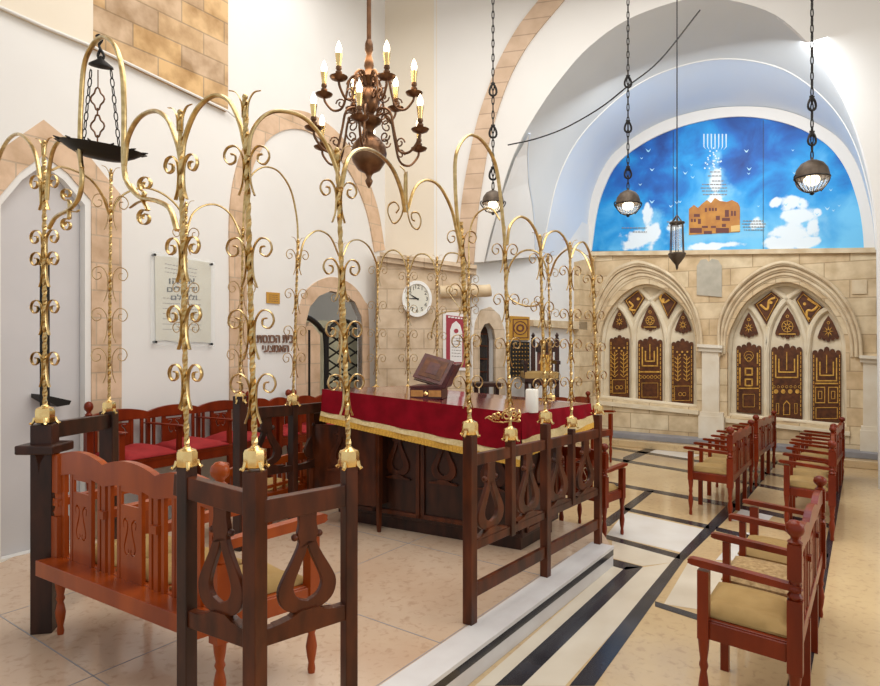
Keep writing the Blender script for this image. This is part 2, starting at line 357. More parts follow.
# pier
def pier_px(x, z): return ZB(WP, x, z)
wplate('wall_pier', WP, [[(377, pier_px(377, 0)), (470, pier_px(470, 0)), (470, 268), (377, 256)]], -.55, 0, S['P'])
mbp = MB()
for (y0, y1, o) in ((0, 4, .10), (4, 9, .06)):
    l = [(380, 253 + y0), (476, 266 + y0), (476, 266 + y1), (380, 253 + y1)]
    mbp.plate([[WP.px(*p) for p in l]], -.3, o, WP.W)
obj('trim_9', mbp, S['P'], kind='structure')
mb = MB(); a = WP.px(440, 292); b = WP.px(486, 291)
mb.tube([WP.W(a[0], a[1], .02), WP.W(b[0], b[1], .02), WP.W(b[0] + .06, b[1] + .01, .02)], .085, 12); obj('trim_10', mb, M['moulding'], smooth_=40, kind='structure')
# upper walls
wplate('wall_upper', WU, [[(385, 262), (437, 262), (437, -150), (385, -150)]], -.2, 0, M['cream_plaster'])
hole = smooth([(484, 262), (490, 236), (497, 212), (505, 180), (516, 150), (534, 117), (558, 82), (590, 46), (635, 16), (700, -2), (765, 10), (805, 40), (835, 82), (855, 125), (868, 170), (875, 210), (878, 250)], 5)
hole = [tuple(p) for p in hole]
wplate('wall_transverse', WT, [[(434, 264)] + hole + [(880, ZB(WT, 880, 0)), (1030, ZB(WT, 1030, 0)), (1030, -260), (434, -260)]], -.05, 0, M['plaster'])
bl = smooth([(458, 262), (460, 225), (463, 195), (469, 160), (478, 120), (488, 90), (500, 60), (520, 25), (548, -10)], 5)
brr = smooth([(474, 264), (478, 215), (483, 180), (490, 140), (500, 105), (513, 72), (532, 40), (565, 0)], 5)
wplate('trim_11', WT, [[tuple(p) for p in bl] + [tuple(p) for p in reversed(brr)]], -.02, .03, S['T'])
# white wall beside the arches
nic = [(478, ZB(W2, 478, .0) - .5), (478, 345), (479, 332), (483, 324), (488, 323), (492, 329), (494, 340), (494, ZB(W2, 494, .0) - .5)]
wplate('wall_rear', W2, [[(472, ZB(W2, 472, 0)), (590, ZB(W2, 590, 0)), (590, 225), (472, 180)], nic], -.2, 0, M['plaster'])
wplate('trim_12', W2, [[(473, 395), (473, 340), (475, 322), (480, 310), (489, 307), (498, 315), (503, 330), (504, 395), (494, 395), (494, 340), (492, 329), (488, 323), (483, 324), (479, 332), (478, 345), (478, 395)]], -.02, .03, S['P'])
wplate('trim_13', W2, [[(528, 320), (582, 322), (582, 330), (528, 326)]], -.02, .10, M['moulding'])
wplate('trim_14', W2, [[(574, ZB(W2, 574, 0)), (590, ZB(W2, 590, 0)), (590, 258), (574, 262)]], -.02, .10, S['R'])
# wall of arches
def sm(l, n=5): return [tuple(p) for p in smooth(l, n)]
oA = [sm([(590, 349), (591, 320), (600, 291), (613, 271), (628, 263), (642, 261), (664, 269), (683, 285), (696, 307), (702, 330), (703, 348)]),
      sm([(719, 357), (719, 320), (731, 294), (754, 272), (782, 261), (807, 268), (833, 284), (851, 307), (861, 333), (863, 357)])]
iA = [sm([(599, 342), (603, 322), (612, 306), (623, 294), (636, 286), (649, 284), (664, 289), (677, 299), (688, 314), (694, 329), (696, 346)]),
      sm([(727, 352), (729, 333), (739, 312), (749, 299), (767, 287), (785, 282), (804, 287), (825, 302), (838, 320), (845, 339), (846, 357)])]
bot = [[(697, 408), (598, 398)], [(847, 428), (727, 416)]]
LZ = .2
wplate('wall_right', WR, [[(590, ZB(WR, 590, 0)), (1010, ZB(WR, 1010, 0)), (1010, 247), (864, 249), (590, 252)], iA[0] + bot[0], iA[1] + bot[1]], -.3, 0, S['R'])
wplate('wall_right_upper', WR, [[(590, 253), (864, 250), (1010, 248), (1010, -300), (560, -200), (560, 253)]], -.35, -.1, M['plaster'])
wplate('trim_15', WR, [[(588, 252), (877, 248), (877, 253), (588, 256)]], -.02, .06, M['moulding'])
for k in (0, 1):   # archivolt rings
    O = [Vector(WR.px(*p)) for p in oA[k]]; I = [Vector(WR.px(*p)) for p in iA[k]]
    n = 48
    def rs(L, n):
        ln = [0]
        for i in range(len(L) - 1): ln.append(ln[-1] + (L[i + 1] - L[i]).length)
        out = []; j = 0
        for q in range(n + 1):
            t = ln[-1] * q / n
            while j < len(L) - 2 and ln[j + 1] < t: j += 1
            out.append(L[j].lerp(L[j + 1], (t - ln[j]) / max(1e-9, ln[j + 1] - ln[j])))
        return out
    O = rs(O, n); I = rs(I, n); mb = MB()
    for f0, f1, off in ((0, .22, .07), (.24, .5, .035), (.52, .76, .012), (.78, 1.0, -.06)):
        A_ = [O[i].lerp(I[i], f0) for i in range(n + 1)]; B_ = [O[i].lerp(I[i], f1) for i in range(n + 1)]
        mb.plate([A_ + list(reversed(B_))], off - .05 if off > 0 else off - .12, off, WR.W)
    for f in (.11, .37, .64, .9):
        off = {.11: .07, .37: .035, .64: .012, .9: -.055}[f]
        mb.tube([WR.W(*O[i].lerp(I[i], f), off) for i in range(n + 1)], .022, 8, N=(WR.n.x, WR.n.y, 0))
    obj('trim_%d' % (16 + k), mb, M['moulding'], smooth_=40, kind='structure')
# window tracery
PAN = [dict(field=iA[0] + bot[0], P=[(606.4, 626, 340, 397, 335.5), (635, 659.6, 342, 401, 337.5), (669, 691, 344, 404.5, 339)],
            T=[(609, 624, 308, 331), (638, 657, 304, 332), (672.5, 689, 311, 334.5)],
            Q=[[(621, 300), (636, 288), (642.5, 296.7), (630.5, 316.4)], [(655, 295), (660, 289), (675, 302), (665.5, 318.6)]],
            mul=[((630.5, 400), (630.5, 340)), ((664.5, 405), (664.5, 342))],
            ribs=[[(630.5, 345), (629, 328), (620, 310), (610, 301)], [(630.5, 345), (633, 322), (645, 303), (664, 288)], [(664.5, 348), (661, 325), (650, 303), (635, 286)], [(664.5, 348), (667, 328), (676, 311), (686, 306)]]),
       dict(field=iA[1] + bot[1], P=[(734.7, 760, 348, 413, 343), (770, 801.6, 350, 418, 345), (811.6, 841, 353, 422, 348)],
            T=[(738, 756.5, 312, 338.7), (774, 799, 307, 340), (817, 839, 315, 342.7)],
            Q=[[(752.5, 304), (771, 290), (779, 297.5), (765, 324)], [(794.5, 299), (801.6, 290.4), (823, 306.7), (808.7, 325)]],
            mul=[((765, 418), (765, 345)), ((806.6, 424), (806.6, 350))],
            ribs=[[(765, 350), (763, 330), (752, 310), (740, 302)], [(765, 350), (769, 325), (782, 302), (806, 284)], [(806.6, 355), (802, 328), (790, 303), (768, 285)], [(806.6, 355), (810, 330), (820, 313), (834, 306)]])]
for k, D in enumerate(PAN):
    fo = wplate('window_%d' % (k + 1), WR, [D['field']], -.26, -.20, M['tracery'])
    mb = MB()
    for a, b in D['mul']:
        a = WR.px(*a); b = WR.px(*b); mb.tube([WR.W(*a, -.19), WR.W(*b, -.19)], .05, 8)
    for r in D['ribs']:
        mb.tube([WR.W(*WR.px(*p), -.19) for p in sm(r)], .045, 8, N=(WR.n.x, WR.n.y, 0), rx=.05)
    bb = [WR.px(*p) for p in D['field']]
    mb.tube([WR.W(a, b, -.17) for a, b in bb], .05, 8, N=(WR.n.x, WR.n.y, 0), closed=True)
    obj('window_tracery', mb, M['tracery'], fo, smooth_=40)
# impost pilasters, sills, ledge
mbp = MB()
def rpl(x0, x1, y0, y1, c1, sl=.055, m=mbp): m.plate([[WR.px(x0, y0), WR.px(x1, y0 + (x1 - x0) * sl), WR.px(x1, y1 + (x1 - x0) * sl), WR.px(x0, y1)]], -.02, c1, WR.W)
for x0, x1, y in ((699, 724, 344), (859, 900, 355)):
    rpl(x0, x1, y, y + 3, .16); rpl(x0 + 1, x1 - 1, y + 3, y + 7, .12); rpl(x0 + 4, x1 - 4, y + 7, 425 + (y - 344), .09)
    rpl(x0 + 1, x1 + 1, 415 + (y - 344) * 1.3, 440 + (y - 344) * 1.3, .13); rpl(x0 + 2, x1, 411 + (y - 344) * 1.3, 415 + (y - 344) * 1.3, .11)
obj('trim_18', mbp, M['pilaster'], kind='structure')
mbp = MB(); rpl(594, 699, 400, 404, .045, .1, mbp); rpl(726, 850, 418, 422, .045, .11, mbp); obj('trim_19', mbp, M['tracery'], kind='structure')
def wq(a0, a1, o0, o1): return [(WR.W(a, 0, o).x, WR.W(a, 0, o).y) for a, o in ((a0, o0), (a1, o0), (a1, o1), (a0, o1))]
obj('trim_20', MB().prism(wq(-.35, 6, 0, .42), .0, .11), M['floor'], kind='structure', bevel=.01)
obj('trim_21', MB().prism(wq(-.35, 6, 0, .26), .11, LZ), M['grey_slab'], kind='structure', bevel=.01)
# carved tablets and a patch stone on the wall
tb = [(697, 295), (697, 266), (701, 260), (706, 259), (709, 262), (712, 259), (718, 260), (722, 266), (722, 297)]
wplate('trim_22', WR, [tb], -.01, .02, M['grey_stone'])
wplate('trim_23', WR, [[(852, 280), (867, 280), (867, 294), (852, 294)]], -.01, .015, M['moulding'])
# lunette frame, soffit
mur = sm([(592, 251), (597, 215), (604, 190), (617, 165), (640, 146), (670, 131), (705, 121), (738, 117), (770, 120), (800, 129), (828, 146), (846, 170), (857, 200), (862, 225), (864, 249)], 5)
frm = sm([(586, 252), (590, 210), (597, 183), (612, 156), (637, 136), (668, 120), (705, 110), (739, 107), (774, 109), (807, 119), (838, 138), (857, 165), (868, 200), (873, 225), (875, 249)], 5)
wplate('trim_24', WR, [mur + list(reversed(frm))], -.12, .03, M['frame_plaster'])
no = len(frm); ho = rs([Vector(p) for p in hole], no - 1); fi = rs([Vector(p) for p in frm], no - 1)
mb = MB(); K = 8; vs = []
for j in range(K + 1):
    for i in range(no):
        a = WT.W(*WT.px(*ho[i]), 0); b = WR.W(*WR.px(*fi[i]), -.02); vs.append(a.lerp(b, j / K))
for nm_, r_, m_ in (('ceiling_vault', range(4), 'vault_outer'), ('ceiling_apse', range(4, K), 'vault')):  # inner half takes the colour with the blue light painted in
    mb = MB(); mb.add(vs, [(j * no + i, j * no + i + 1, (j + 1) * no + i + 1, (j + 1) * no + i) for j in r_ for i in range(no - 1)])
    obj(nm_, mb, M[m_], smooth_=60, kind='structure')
mb = MB(); mb.tube([vs[4 * no + i] for i in range(no)], .012, 6); obj('trim_26', mb, M['plaster'], kind='structure')
# groin web cut in the vault side
mb = MB()
def vp(u, v):
    i = max(0, min(no - 1, u * (no - 1))); i0 = int(i); i1 = min(no - 1, i0 + 1); f = i - i0
    a = WT.W(*WT.px(*ho[i0].lerp(ho[i1], f)), 0); b = WR.W(*WR.px(*fi[i0].lerp(fi[i1], f)), -.02); return a.lerp(b, v)
gro = [vp(u, v) for u, v in ((.19, .03), (.16, .1), (.12, .2), (.07, .32), (.0, .42))]
gro2 = [vp(u, v) for u, v in ((.19, .03), (.15, .01), (.1, .0), (.05, .0), (.0, .0))]
mb.add([p + Vector((.02, -.06, 0)) for p in gro] + [p + Vector((.02, -.06, 0)) for p in gro2] , [(i, i + 1, i + 6, i + 5) for i in range(4)])
obj('ceiling_web', mb, M['plaster'], kind='structure')
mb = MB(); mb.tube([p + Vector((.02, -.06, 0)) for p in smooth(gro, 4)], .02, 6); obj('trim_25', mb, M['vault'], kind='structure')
# side and top closure
obj('ceiling', MB().box(-9, 9, -2.5, 14, 7.2, 7.35), M['plaster'], kind='structure')
e = WR.W(4.9, 0); obj('wall_east', MB().prism([(e.x, e.y), (8.2, 2.6), (8.4, 2.6), (e.x + .3, e.y)], 0, 7.2), M['plaster'], kind='structure')

# ------------------------------------------------------------------ mural
def mural_mat():
    m = bpy.data.materials.new('mural_paint'); m.use_nodes = True; nt = m.node_tree; b = nt.nodes['Principled BSDF']; b.inputs['Roughness'].default_value = .6
    g = nt.nodes.new('ShaderNodeNewGeometry'); n1 = nt.nodes.new('ShaderNodeTexNoise'); n1.inputs['Scale'].default_value = 1.6; n1.inputs['Detail'].default_value = 7; n1.inputs['Distortion'].default_value = .4
    nt.links.new(g.outputs['Position'], n1.inputs['Vector']); sx = nt.nodes.new('ShaderNodeSeparateXYZ'); nt.links.new(g.outputs['Position'], sx.inputs[0])
    mr = nt.nodes.new('ShaderNodeMapRange'); mr.inputs[1].default_value = 3.1; mr.inputs[2].default_value = 5.4; mr.inputs[3].default_value = .62; mr.inputs[4].default_value = -.1
    nt.links.new(sx.outputs[2], mr.inputs[0]); ad = nt.nodes.new('ShaderNodeMath'); ad.operation = 'ADD'
    mu = nt.nodes.new('ShaderNodeMath'); mu.operation = 'MULTIPLY_ADD'; mu.inputs[1].default_value = 1.7; mu.inputs[2].default_value = -.62
    nt.links.new(n1.outputs['Fac'], mu.inputs[0]); nt.links.new(mu.outputs[0], ad.inputs[0]); nt.links.new(mr.outputs[0], ad.inputs[1])
    r = nt.nodes.new('ShaderNodeValToRGB'); cr = r.color_ramp; cr.elements[0].position = .05; cr.elements[0].color = (.006, .035, .20, 1)
    cr.elements[1].position = 1.0; cr.elements[1].color = (.16, .55, .85, 1)
    e1 = cr.elements.new(.32); e1.color = (.005, .12, .46, 1); e2 = cr.elements.new(.55); e2.color = (.006, .29, .68, 1)
    nt.links.new(ad.outputs[0], r.inputs[0])
    dp = nt.nodes.new('ShaderNodeVectorMath'); dp.operation = 'DOT_PRODUCT'; nt.links.new(g.outputs['Position'], dp.inputs[0]); dp.inputs[1].default_value = (WR.d.x, WR.d.y, 0)
    n2 = nt.nodes.new('ShaderNodeTexNoise'); n2.inputs['Scale'].default_value = 5.5; n2.inputs['Detail'].default_value = 5; nt.links.new(g.outputs['Position'], n2.inputs['Vector'])
    def mth(op, *a):
        q = nt.nodes.new('ShaderNodeMath'); q.operation = op
        for i, v in enumerate(a):
            if isinstance(v, (int, float)): q.inputs[i].default_value = v
            else: nt.links.new(v, q.inputs[i])
        return q.outputs[0]
    prev = r.outputs[0]; base = WR.A.dot(WR.d)
    for group, col, soft, amt in (([(717, 158, 5, 12), (716, 178, 12, 16), (717, 196, 19, 15), (714, 214, 30, 12), (700, 235, 40, 8), (756, 225, 13, 8), (676, 226, 11, 9), (745, 236, 30, 6), (650, 225, 14, 20), (800, 225, 30, 22)], (.22, .56, .80, 1), .9, .8),
                        ([(648, 218, 5, 12), (652, 232, 8, 9), (640, 240, 16, 9), (628, 245, 9, 6), (647, 208, 3, 5), (714, 246, 34, 3.5), (716, 182, 6, 12), (755, 224, 9, 6), (676, 226, 8, 6), (716, 199, 10, 7), (790, 204, 11, 7), (776, 203, 7, 5), (802, 205, 7, 6), (797, 216, 17, 9), (818, 212, 5, 4), (793, 232, 17, 12), (812, 228, 7, 8), (784, 243, 22, 7), (806, 243, 13, 6)], (.78, .84, .86, 1), .45, .95)):
        acc = None
        for cx, cy, rx, ry in group:
            a0, z0 = WR.px(cx, cy); ra = abs(WR.px(cx + rx, cy)[0] - a0); rz = abs(WR.px(cx, cy + ry)[1] - z0)
            dx = mth('MULTIPLY', mth('SUBTRACT', dp.outputs['Value'], a0 + base), 1 / ra); dz = mth('MULTIPLY', mth('SUBTRACT', sx.outputs[2], z0), 1 / rz)
            f = mth('SUBTRACT', 1.15, mth('SQRT', mth('ADD', mth('MULTIPLY', dx, dx), mth('MULTIPLY', dz, dz))))
            acc = f if acc is None else mth('MAXIMUM', acc, f)
        acc = mth('ADD', acc, mth('MULTIPLY', mth('SUBTRACT', n2.outputs['Fac'], .5), 2.2))
        mr2 = nt.nodes.new('ShaderNodeMapRange'); mr2.interpolation_type = 'SMOOTHSTEP'; mr2.inputs[1].default_value = 0; mr2.inputs[2].default_value = soft; mr2.inputs[4].default_value = amt; nt.links.new(acc, mr2.inputs[0])
        mx = nt.nodes.new('ShaderNodeMix'); mx.data_type = 'RGBA'; nt.links.new(mr2.outputs[0], mx.inputs[0]); nt.links.new(prev, mx.inputs[6]); mx.inputs[7].default_value = col; prev = mx.outputs[2]
    nt.links.new(prev, b.inputs['Base Color']); return m
M['mural'] = mural_mat()
M['cloud'] = mat('mural_cloud', (.72, .80, .86), .7, var=(.5, .72, .86), vs=3)
M['cloud2'] = mat('mural_pale_blue', (.30, .62, .82), .7, var=(.5, .74, .86), vs=4)
M['citadel'] = mat('mural_citadel', (.58, .27, .05), .7, var=(.36, .13, .035), vs=5)
M['citadel_d'] = mat('mural_citadel_shade', (.14, .045, .035), .7)
M['citadel_l'] = mat('mural_citadel_pale', (.72, .48, .18), .7)
mt_ = thing('mural_painting', 'arched blue sky mural with clouds and a golden walled citadel above the stone arches', 'painting', WR.W(2, 3.2, 0))
def mpl(name, loops, c1, m, c0=.0): return wplate(name, WR, loops, c0, c1, m, mt_)
mpl('painted_sky', [mur], .0, M['mural'], -.1)
def circ(cx, cy, r, n=14, ry=None): return [(cx + r * math.cos(2 * PI * i / n), cy + (ry or r) * math.sin(2 * PI * i / n)) for i in range(n)]
def blob(name, cs, c1, m):
    mb = MB()
    for i, (x, y, r) in enumerate(cs): mb.plate([[WR.px(*p) for p in circ(x, y, r)]], -.001, c1 + .0002 * (i % 7), WR.W)
    return obj(name, mb, m, mt_)
random.seed(3)
cit = [(689, 235), (689, 209), (694, 205), (698, 208), (702, 204), (707, 200), (711, 203), (715, 198), (720, 201), (727, 202), (732, 200), (738, 203), (740, 207), (740, 232)]
mpl('painted_citadel', [cit], .008, M['citadel'])
mb = MB()
for x, y, a, b in ((705, 208, 2, 4), (709, 208, 2, 3), (712, 208, 2, 3), (715, 208, 2, 3), (694, 214, 6, 3), (698, 219, 3, 5), (716, 216, 4, 4), (725, 210, 4, 7), (731, 211, 2, 5), (734, 211, 2, 5), (691, 219, 2, 3), (694, 219, 2, 3), (702, 226, 6, 2), (711, 226, 5, 2), (722, 218, 8, 3), (690, 228, 12, 5), (716, 228, 13, 5), (704, 231, 8, 3), (722, 224, 4, 3)):
    mb.plate([[WR.px(x, y), WR.px(x + a, y), WR.px(x + a, y + b), WR.px(x, y + b)]], .007, .0095, WR.W)
obj('painted_windows', mb, M['citadel_d'], mt_)
mpl('painted_house', [[(731, 226), (740, 225), (740, 231), (731, 232)]], .0105, M['citadel_l'])
mb = MB()
for i in range(7):
    x = 704 + i * 3.7; r = WR.px(x, 134 + abs(i - 3) * .7); mb.plate([[WR.px(x - .7, 134), WR.px(x + .7, 134), WR.px(x + .5, 147), WR.px(715 + (x - 715) * .75, 150), WR.px(x - .5, 147)]], .004, .006, WR.W)
for i in range(26):
    x = 715 + random.gauss(0, 5); y = random.uniform(148, 170); mb.plate([[WR.px(*p) for p in circ(x, y, .9, 6)]], .004, .006, WR.W)
obj('painted_menorah', mb, M['cloud'], mt_)
def dashes(wall, rows, name, m, parent, c=.013, th=.5):
    mb = MB()
    for x0, x1, y, y2 in rows:
        x = x0
        while x < x1:
            l = random.uniform(1.2, 3.2); l = min(l, x1 - x); yy = y + (y2 - y) * (x - x0) / max(1, (x1 - x0))
            mb.plate([[wall.px(x, yy - th), wall.px(x + l, yy - th), wall.px(x + l, yy + th), wall.px(x, yy + th)]], c - .002, c, wall.W); x += l + .7
    return obj(name, mb, m, parent)
dashes(WR, [(710, 721, 172, 172), (708, 722, 176, 176), (712, 724, 181, 181), (702, 727, 184.5, 184.5), (701, 727, 188, 188), (702, 728, 191, 191), (703, 727, 194.5, 194.5), (743, 764, 221, 221), (742, 766, 224, 224), (743, 765, 227, 227), (744, 764, 230, 230), (622, 647, 228, 228), (633, 647, 232, 232), (667, 684, 222, 222), (668, 684, 226, 226)], 'painted_writing', M['mural_text'], mt_, .009, .45)
mb = MB()
for i in range(34):
    x = random.uniform(612, 845); y = random.uniform(150, 215)
    if abs(x - 717) < 22: continue
    s_ = random.uniform(.9, 1.8); mb.plate([[WR.px(x - s_ * 1.6, y - s_), WR.px(x, y + s_ * .2), WR.px(x + s_ * 1.6, y - s_), WR.px(x + s_ * .4, y + s_), WR.px(x - s_ * .4, y + s_)]], -.001, .003, WR.W)
obj('painted_bird', mb, M['cloud2'], mt_)['kind'] = 'stuff'
mb = MB()
for x, t_ in ((673, 131), (763, 120)): mb.plate([[WR.px(x, t_), WR.px(x + .5, t_), WR.px(x + .5, 250), WR.px(x, 250)]], 0, .004, WR.W)
obj('panel_seam', mb, M['black'], mt_)

# ------------------------------------------------------------------ bronze panels of the two windows
def scal(x0, x1, y0, y1, yt, sl):
    pts = [(x0, y1), (x0, y0)]; n = 5; w_ = (x1 - x0) / n
    for i in range(n):
        cx = x0 + w_ * (i + .5); up = (y0 - yt) * (1 - abs(i - 2) * .28); cy = y0 - up * .35 * (2 - abs(i - 2)) / 1
        for k in range(5):
            a = PI - PI * k / 4; pts.append((cx + w_ * .48 * math.cos(a), cy - w_ * .5 * math.sin(a)))
    pts += [(x1, y0 + (x1 - x0) * sl * .5), (x1, y1 + (x1 - x0) * sl)]; return pts
def ring(mb, wall, cx, cy, r, c, wd=.5):
    mb.plate([[wall.px(*p) for p in circ(cx, cy, r, 12)], [wall.px(*p) for p in circ(cx, cy, r - wd, 12)]], c - .004, c, wall.W)
def rect(mb, wall, x0, y0, x1, y1, c): mb.plate([[wall.px(x0, y0), wall.px(x1, y0), wall.px(x1, y1), wall.px(x0, y1)]], c - .004, c, wall.W)
def rrect(mb, wall, x0, y0, x1, y1, c, wd=.6):
    rect(mb, wall, x0, y0, x1, y0 + wd, c); rect(mb, wall, x0, y1 - wd, x1, y1, c); rect(mb, wall, x0, y0, x0 + wd, y1, c); rect(mb, wall, x1 - wd, y0, x1, y1, c)
places = [['far left', 'middle', 'right hand'], ['left hand', 'middle', 'far right']]
motif = [['two tall palm stems', 'nested gates', 'two stems over a low chest'], ['two small gold squares', 'gold rosettes above a door', 'gold squared key pattern']]
tm = [['gold flower', 'round gold emblem', 'gold flower'], ['gold emblem', 'large gold emblem', 'gold disc and rays']]
qm = [['letter-like strokes', 'a crescent and a disc'], ['angular bars', 'a winding gold snake']]
for k, D in enumerate(PAN):
    side = ('left-hand', 'right-hand')[k]
    for i, (x0, x1, y0, y1, yt) in enumerate(D['P']):
        c = -.17; o3 = WR.px((x0 + x1) / 2, y1)
        t = thing('bronze_screen', 'tall bronze panel with %s, %s in %s arch' % (motif[k][i], ('left', 'middle', 'right')[i], side), 'decorative panel', WR.W(o3[0], o3[1], -.2), 'bronze panels in the stone arches')
        wplate('back_plate', WR, [scal(x0, x1, y0, y1, yt, .1)], -.2, c, M['panel_dark'], t)
        mb = MB(); cx = (x0 + x1) / 2; w_ = x1 - x0; h = y1 - y0; g = c + .012
        for a in (x0 + 1.2, x1 - 2.0):
            y = y0 + 2
            while y < y1 - 3: rect(mb, WR, a, y, a + .8, y + 3.2, g); y += 4.4
        if (k, i) in ((0, 1), (1, 1), (1, 2)):
            for q in range(2):
                d_ = 4 + q * 3.2; bt = y0 + h * (.42 - q * .08)
                rect(mb, WR, x0 + d_, y0 + 5 + q * 4, x0 + d_ + 1.3, bt, g); rect(mb, WR, x1 - d_ - 1.3, y0 + 5 + q * 4, x1 - d_, bt, g); rect(mb, WR, x0 + d_, bt - 1.3, x1 - d_, bt, g)
            rect(mb, WR, cx - .5, y0 + 2, cx + .5, y0 + h * .3, g)
        if (k, i) == (0, 1):
            rect(mb, WR, x0 + 2.5, y0 + h * .5, x1 - 2.5, y0 + h * .5 + 1.4, g)
            for q in range(6): ring(mb, WR, x0 + 3 + (w_ - 6) * q / 5, y0 + h * .6, 1.7, g)
            rrect(mb, WR, x0 + 4, y0 + h * .7, x1 - 4, y1 - 3, g, .4)
        if (k, i) == (1, 1):
            for q in range(4): mb.plate([[WR.px(*p) for p in circ(x0 + 5 + (w_ - 10) * q / 3, y0 + h * .62, 2.3, 10)]], g - .004, g, WR.W)
            for q in range(7): ring(mb, WR, x0 + 3 + (w_ - 6) * q / 6, y0 + h * .55, 1.4, g, .4)
            mb.plate([[WR.px(*p) for p in [(cx - 3.5, y1 - 2), (cx - 3.5, y1 - 13), (cx, y1 - 17), (cx + 3.5, y1 - 13), (cx + 3.5, y1 - 2)]], [WR.px(*p) for p in [(cx - 2.7, y1 - 2.5), (cx - 2.7, y1 - 12.5), (cx, y1 - 15.5), (cx + 2.7, y1 - 12.5), (cx + 2.7, y1 - 2.5)]]], g - .004, g, WR.W)
            for a in (x0 + 5, x1 - 8): rrect(mb, WR, a, y1 - 14, a + 3, y1 - 3, g, .5)
        if (k, i) == (1, 2):
            for a in (x0 + 3, cx + 1.5):
                rrect(mb, WR, a, y0 + h * .5, a + w_ / 2 - 4.5, y0 + h * .74, g, .9); rrect(mb, WR, a + 3, y0 + h * .56, a + w_ / 2 - 7.5, y0 + h * .68, g, .7)
            rrect(mb, WR, x0 + 3.5, y0 + h * .8, x1 - 3.5, y1 - 2, g, .7); rect(mb, WR, x0 + 3, y0 + h * .44, x1 - 3, y0 + h * .46, g)
        if (k, i) == (1, 0):
            rrect(mb, WR, cx - 4.2, y0 + 20, cx + 4.2, y0 + 28, g, 1.5); rrect(mb, WR, cx - 4.2, y0 + 31, cx + 4.2, y0 + 39, g, 1.5)
            for a in (x0 + 3, x1 - 4.5): rect(mb, WR, a, y0 + 5, a + 1.4, y0 + 16, g); rect(mb, WR, a, y0 + 20, a + 1.4, y0 + 38, g)
            for q in range(3): ring(mb, WR, cx, y0 + 8 + q * 2, 5 - q * 1.3, g, .4)
            rect(mb, WR, x0 + 2.5, y0 + h * .62, x1 - 2.5, y0 + h * .64, g); rrect(mb, WR, cx - 6, y0 + h * .72, cx + 6, y1 - 5, g, .4)
        if (k, i) in ((0, 0), (0, 2)):
            for a in (cx - 4.5, cx + 4.5):
                rect(mb, WR, a - .35, y0 + 12, a + .35, y0 + h * .62, g)
                for q in range(6):
                    yy = y0 + 14 + q * 4.2
                    for s_ in (-1, 1): mb.plate([[WR.px(a, yy + 1.8), WR.px(a + s_ * 3.2, yy - .8), WR.px(a + s_ * 3.2, yy), WR.px(a, yy + 2.8)]], g - .004, g, WR.W)
            for q in range(5): mb.plate([[WR.px(*p) for p in circ(cx + (q - 2) * 2.6, y0 + 8 + (q % 2) * 3, 1, 8)]], g - .004, g, WR.W)
            rrect(mb, WR, x0 + 3, y0 + h * .7, x1 - 3, y1 - 3, g, .5); ring(mb, WR, cx - 2, y0 + h * .84, 2, g); ring(mb, WR, cx + 2, y0 + h * .84, 2, g)
        obj('gold_relief', mb, M['panel_gold'], t)
    for i, (x0, x1, y0, y1) in enumerate(D['T']):
        cx = (x0 + x1) / 2; w_ = x1 - x0; h = y1 - y0; c = -.17; o3 = WR.px(cx, y1)
        pts = [(cx, y0), (cx + w_ * .22, y0 + h * .25), (cx + w_ * .42, y0 + h * .6), (cx + w_ * .5, y0 + h * .78)]
        lo = []
        for q in range(5):
            ax = cx + w_ * .5 - w_ * (q + .5) / 5; dip = (h * .1) * (2 - abs(q - 2))
            for a_ in range(4): an = PI * a_ / 3; lo.append((ax + w_ * .1 * math.cos(an), y0 + h * .80 + dip * .5 + w_ * .1 * math.sin(an)))
        pts = pts + lo + [(cx - w_ * .5, y0 + h * .78), (cx - w_ * .42, y0 + h * .6), (cx - w_ * .22, y0 + h * .25)]
        t = thing('bronze_pendant_screen', 'small pointed bronze panel with %s, %s of the %s arch' % (tm[k][i], ('left', 'centre', 'right')[i], side), 'decorative panel', WR.W(o3[0], o3[1], -.2), 'bronze panels in the stone arches')
        wplate('back_plate', WR, [pts], -.2, c, M['panel_dark'], t); mb = MB(); g = c + .012; yc = y0 + h * .58
        for q in range(8):
            an = q * PI / 4; mb.plate([[WR.px(cx + 1.5 * math.cos(an - .4), yc + 1.5 * math.sin(an - .4)), WR.px(cx + w_ * .26 * math.cos(an), yc + w_ * .3 * math.sin(an)), WR.px(cx + 1.5 * math.cos(an + .4), yc + 1.5 * math.sin(an + .4))]], g - .004, g, WR.W)
        if i == 1: ring(mb, WR, cx, yc, w_ * .24, g, .6); rect(mb, WR, cx - w_ * .34, y0 + h * .8, cx + w_ * .34, y0 + h * .83, g)
        ring(mb, WR, cx, y0 + h * .27, 1.6, g, .6); obj('gold_relief', mb, M['panel_gold'], t)
    for i, q4 in enumerate(D['Q']):
        c = -.17; cx = sum(p[0] for p in q4) / 4; cy = sum(p[1] for p in q4) / 4; o3 = WR.px(cx, cy)
        t = thing('bronze_kite_screen', 'four-sided bronze panel with %s, upper %s of %s arch' % (qm[k][i], ('left', 'right')[i], side), 'decorative panel', WR.W(o3[0], o3[1] - .1, -.2), 'bronze panels in the stone arches')
        wplate('back_plate', WR, [q4], -.2, c, M['panel_dark'], t); mb = MB(); g = c + .01
        if (k, i) == (1, 1): path = [(807, 298), (813, 302), (817, 305), (812, 310), (807, 310), (806, 316), (809, 319)]
        elif (k, i) == (0, 1): path = [(659, 293), (658, 299), (662, 302), (667, 299)]
        elif k == 0: path = [(626, 301), (630, 305), (627, 309), (633, 310)]
        else: path = [(759, 304), (766, 309), (768, 300), (774, 297)]
        mb.tube([WR.W(*WR.px(*p), g) for p in sm(path)], .018, 6, N=(WR.n.x, WR.n.y, 0), rx=.006)
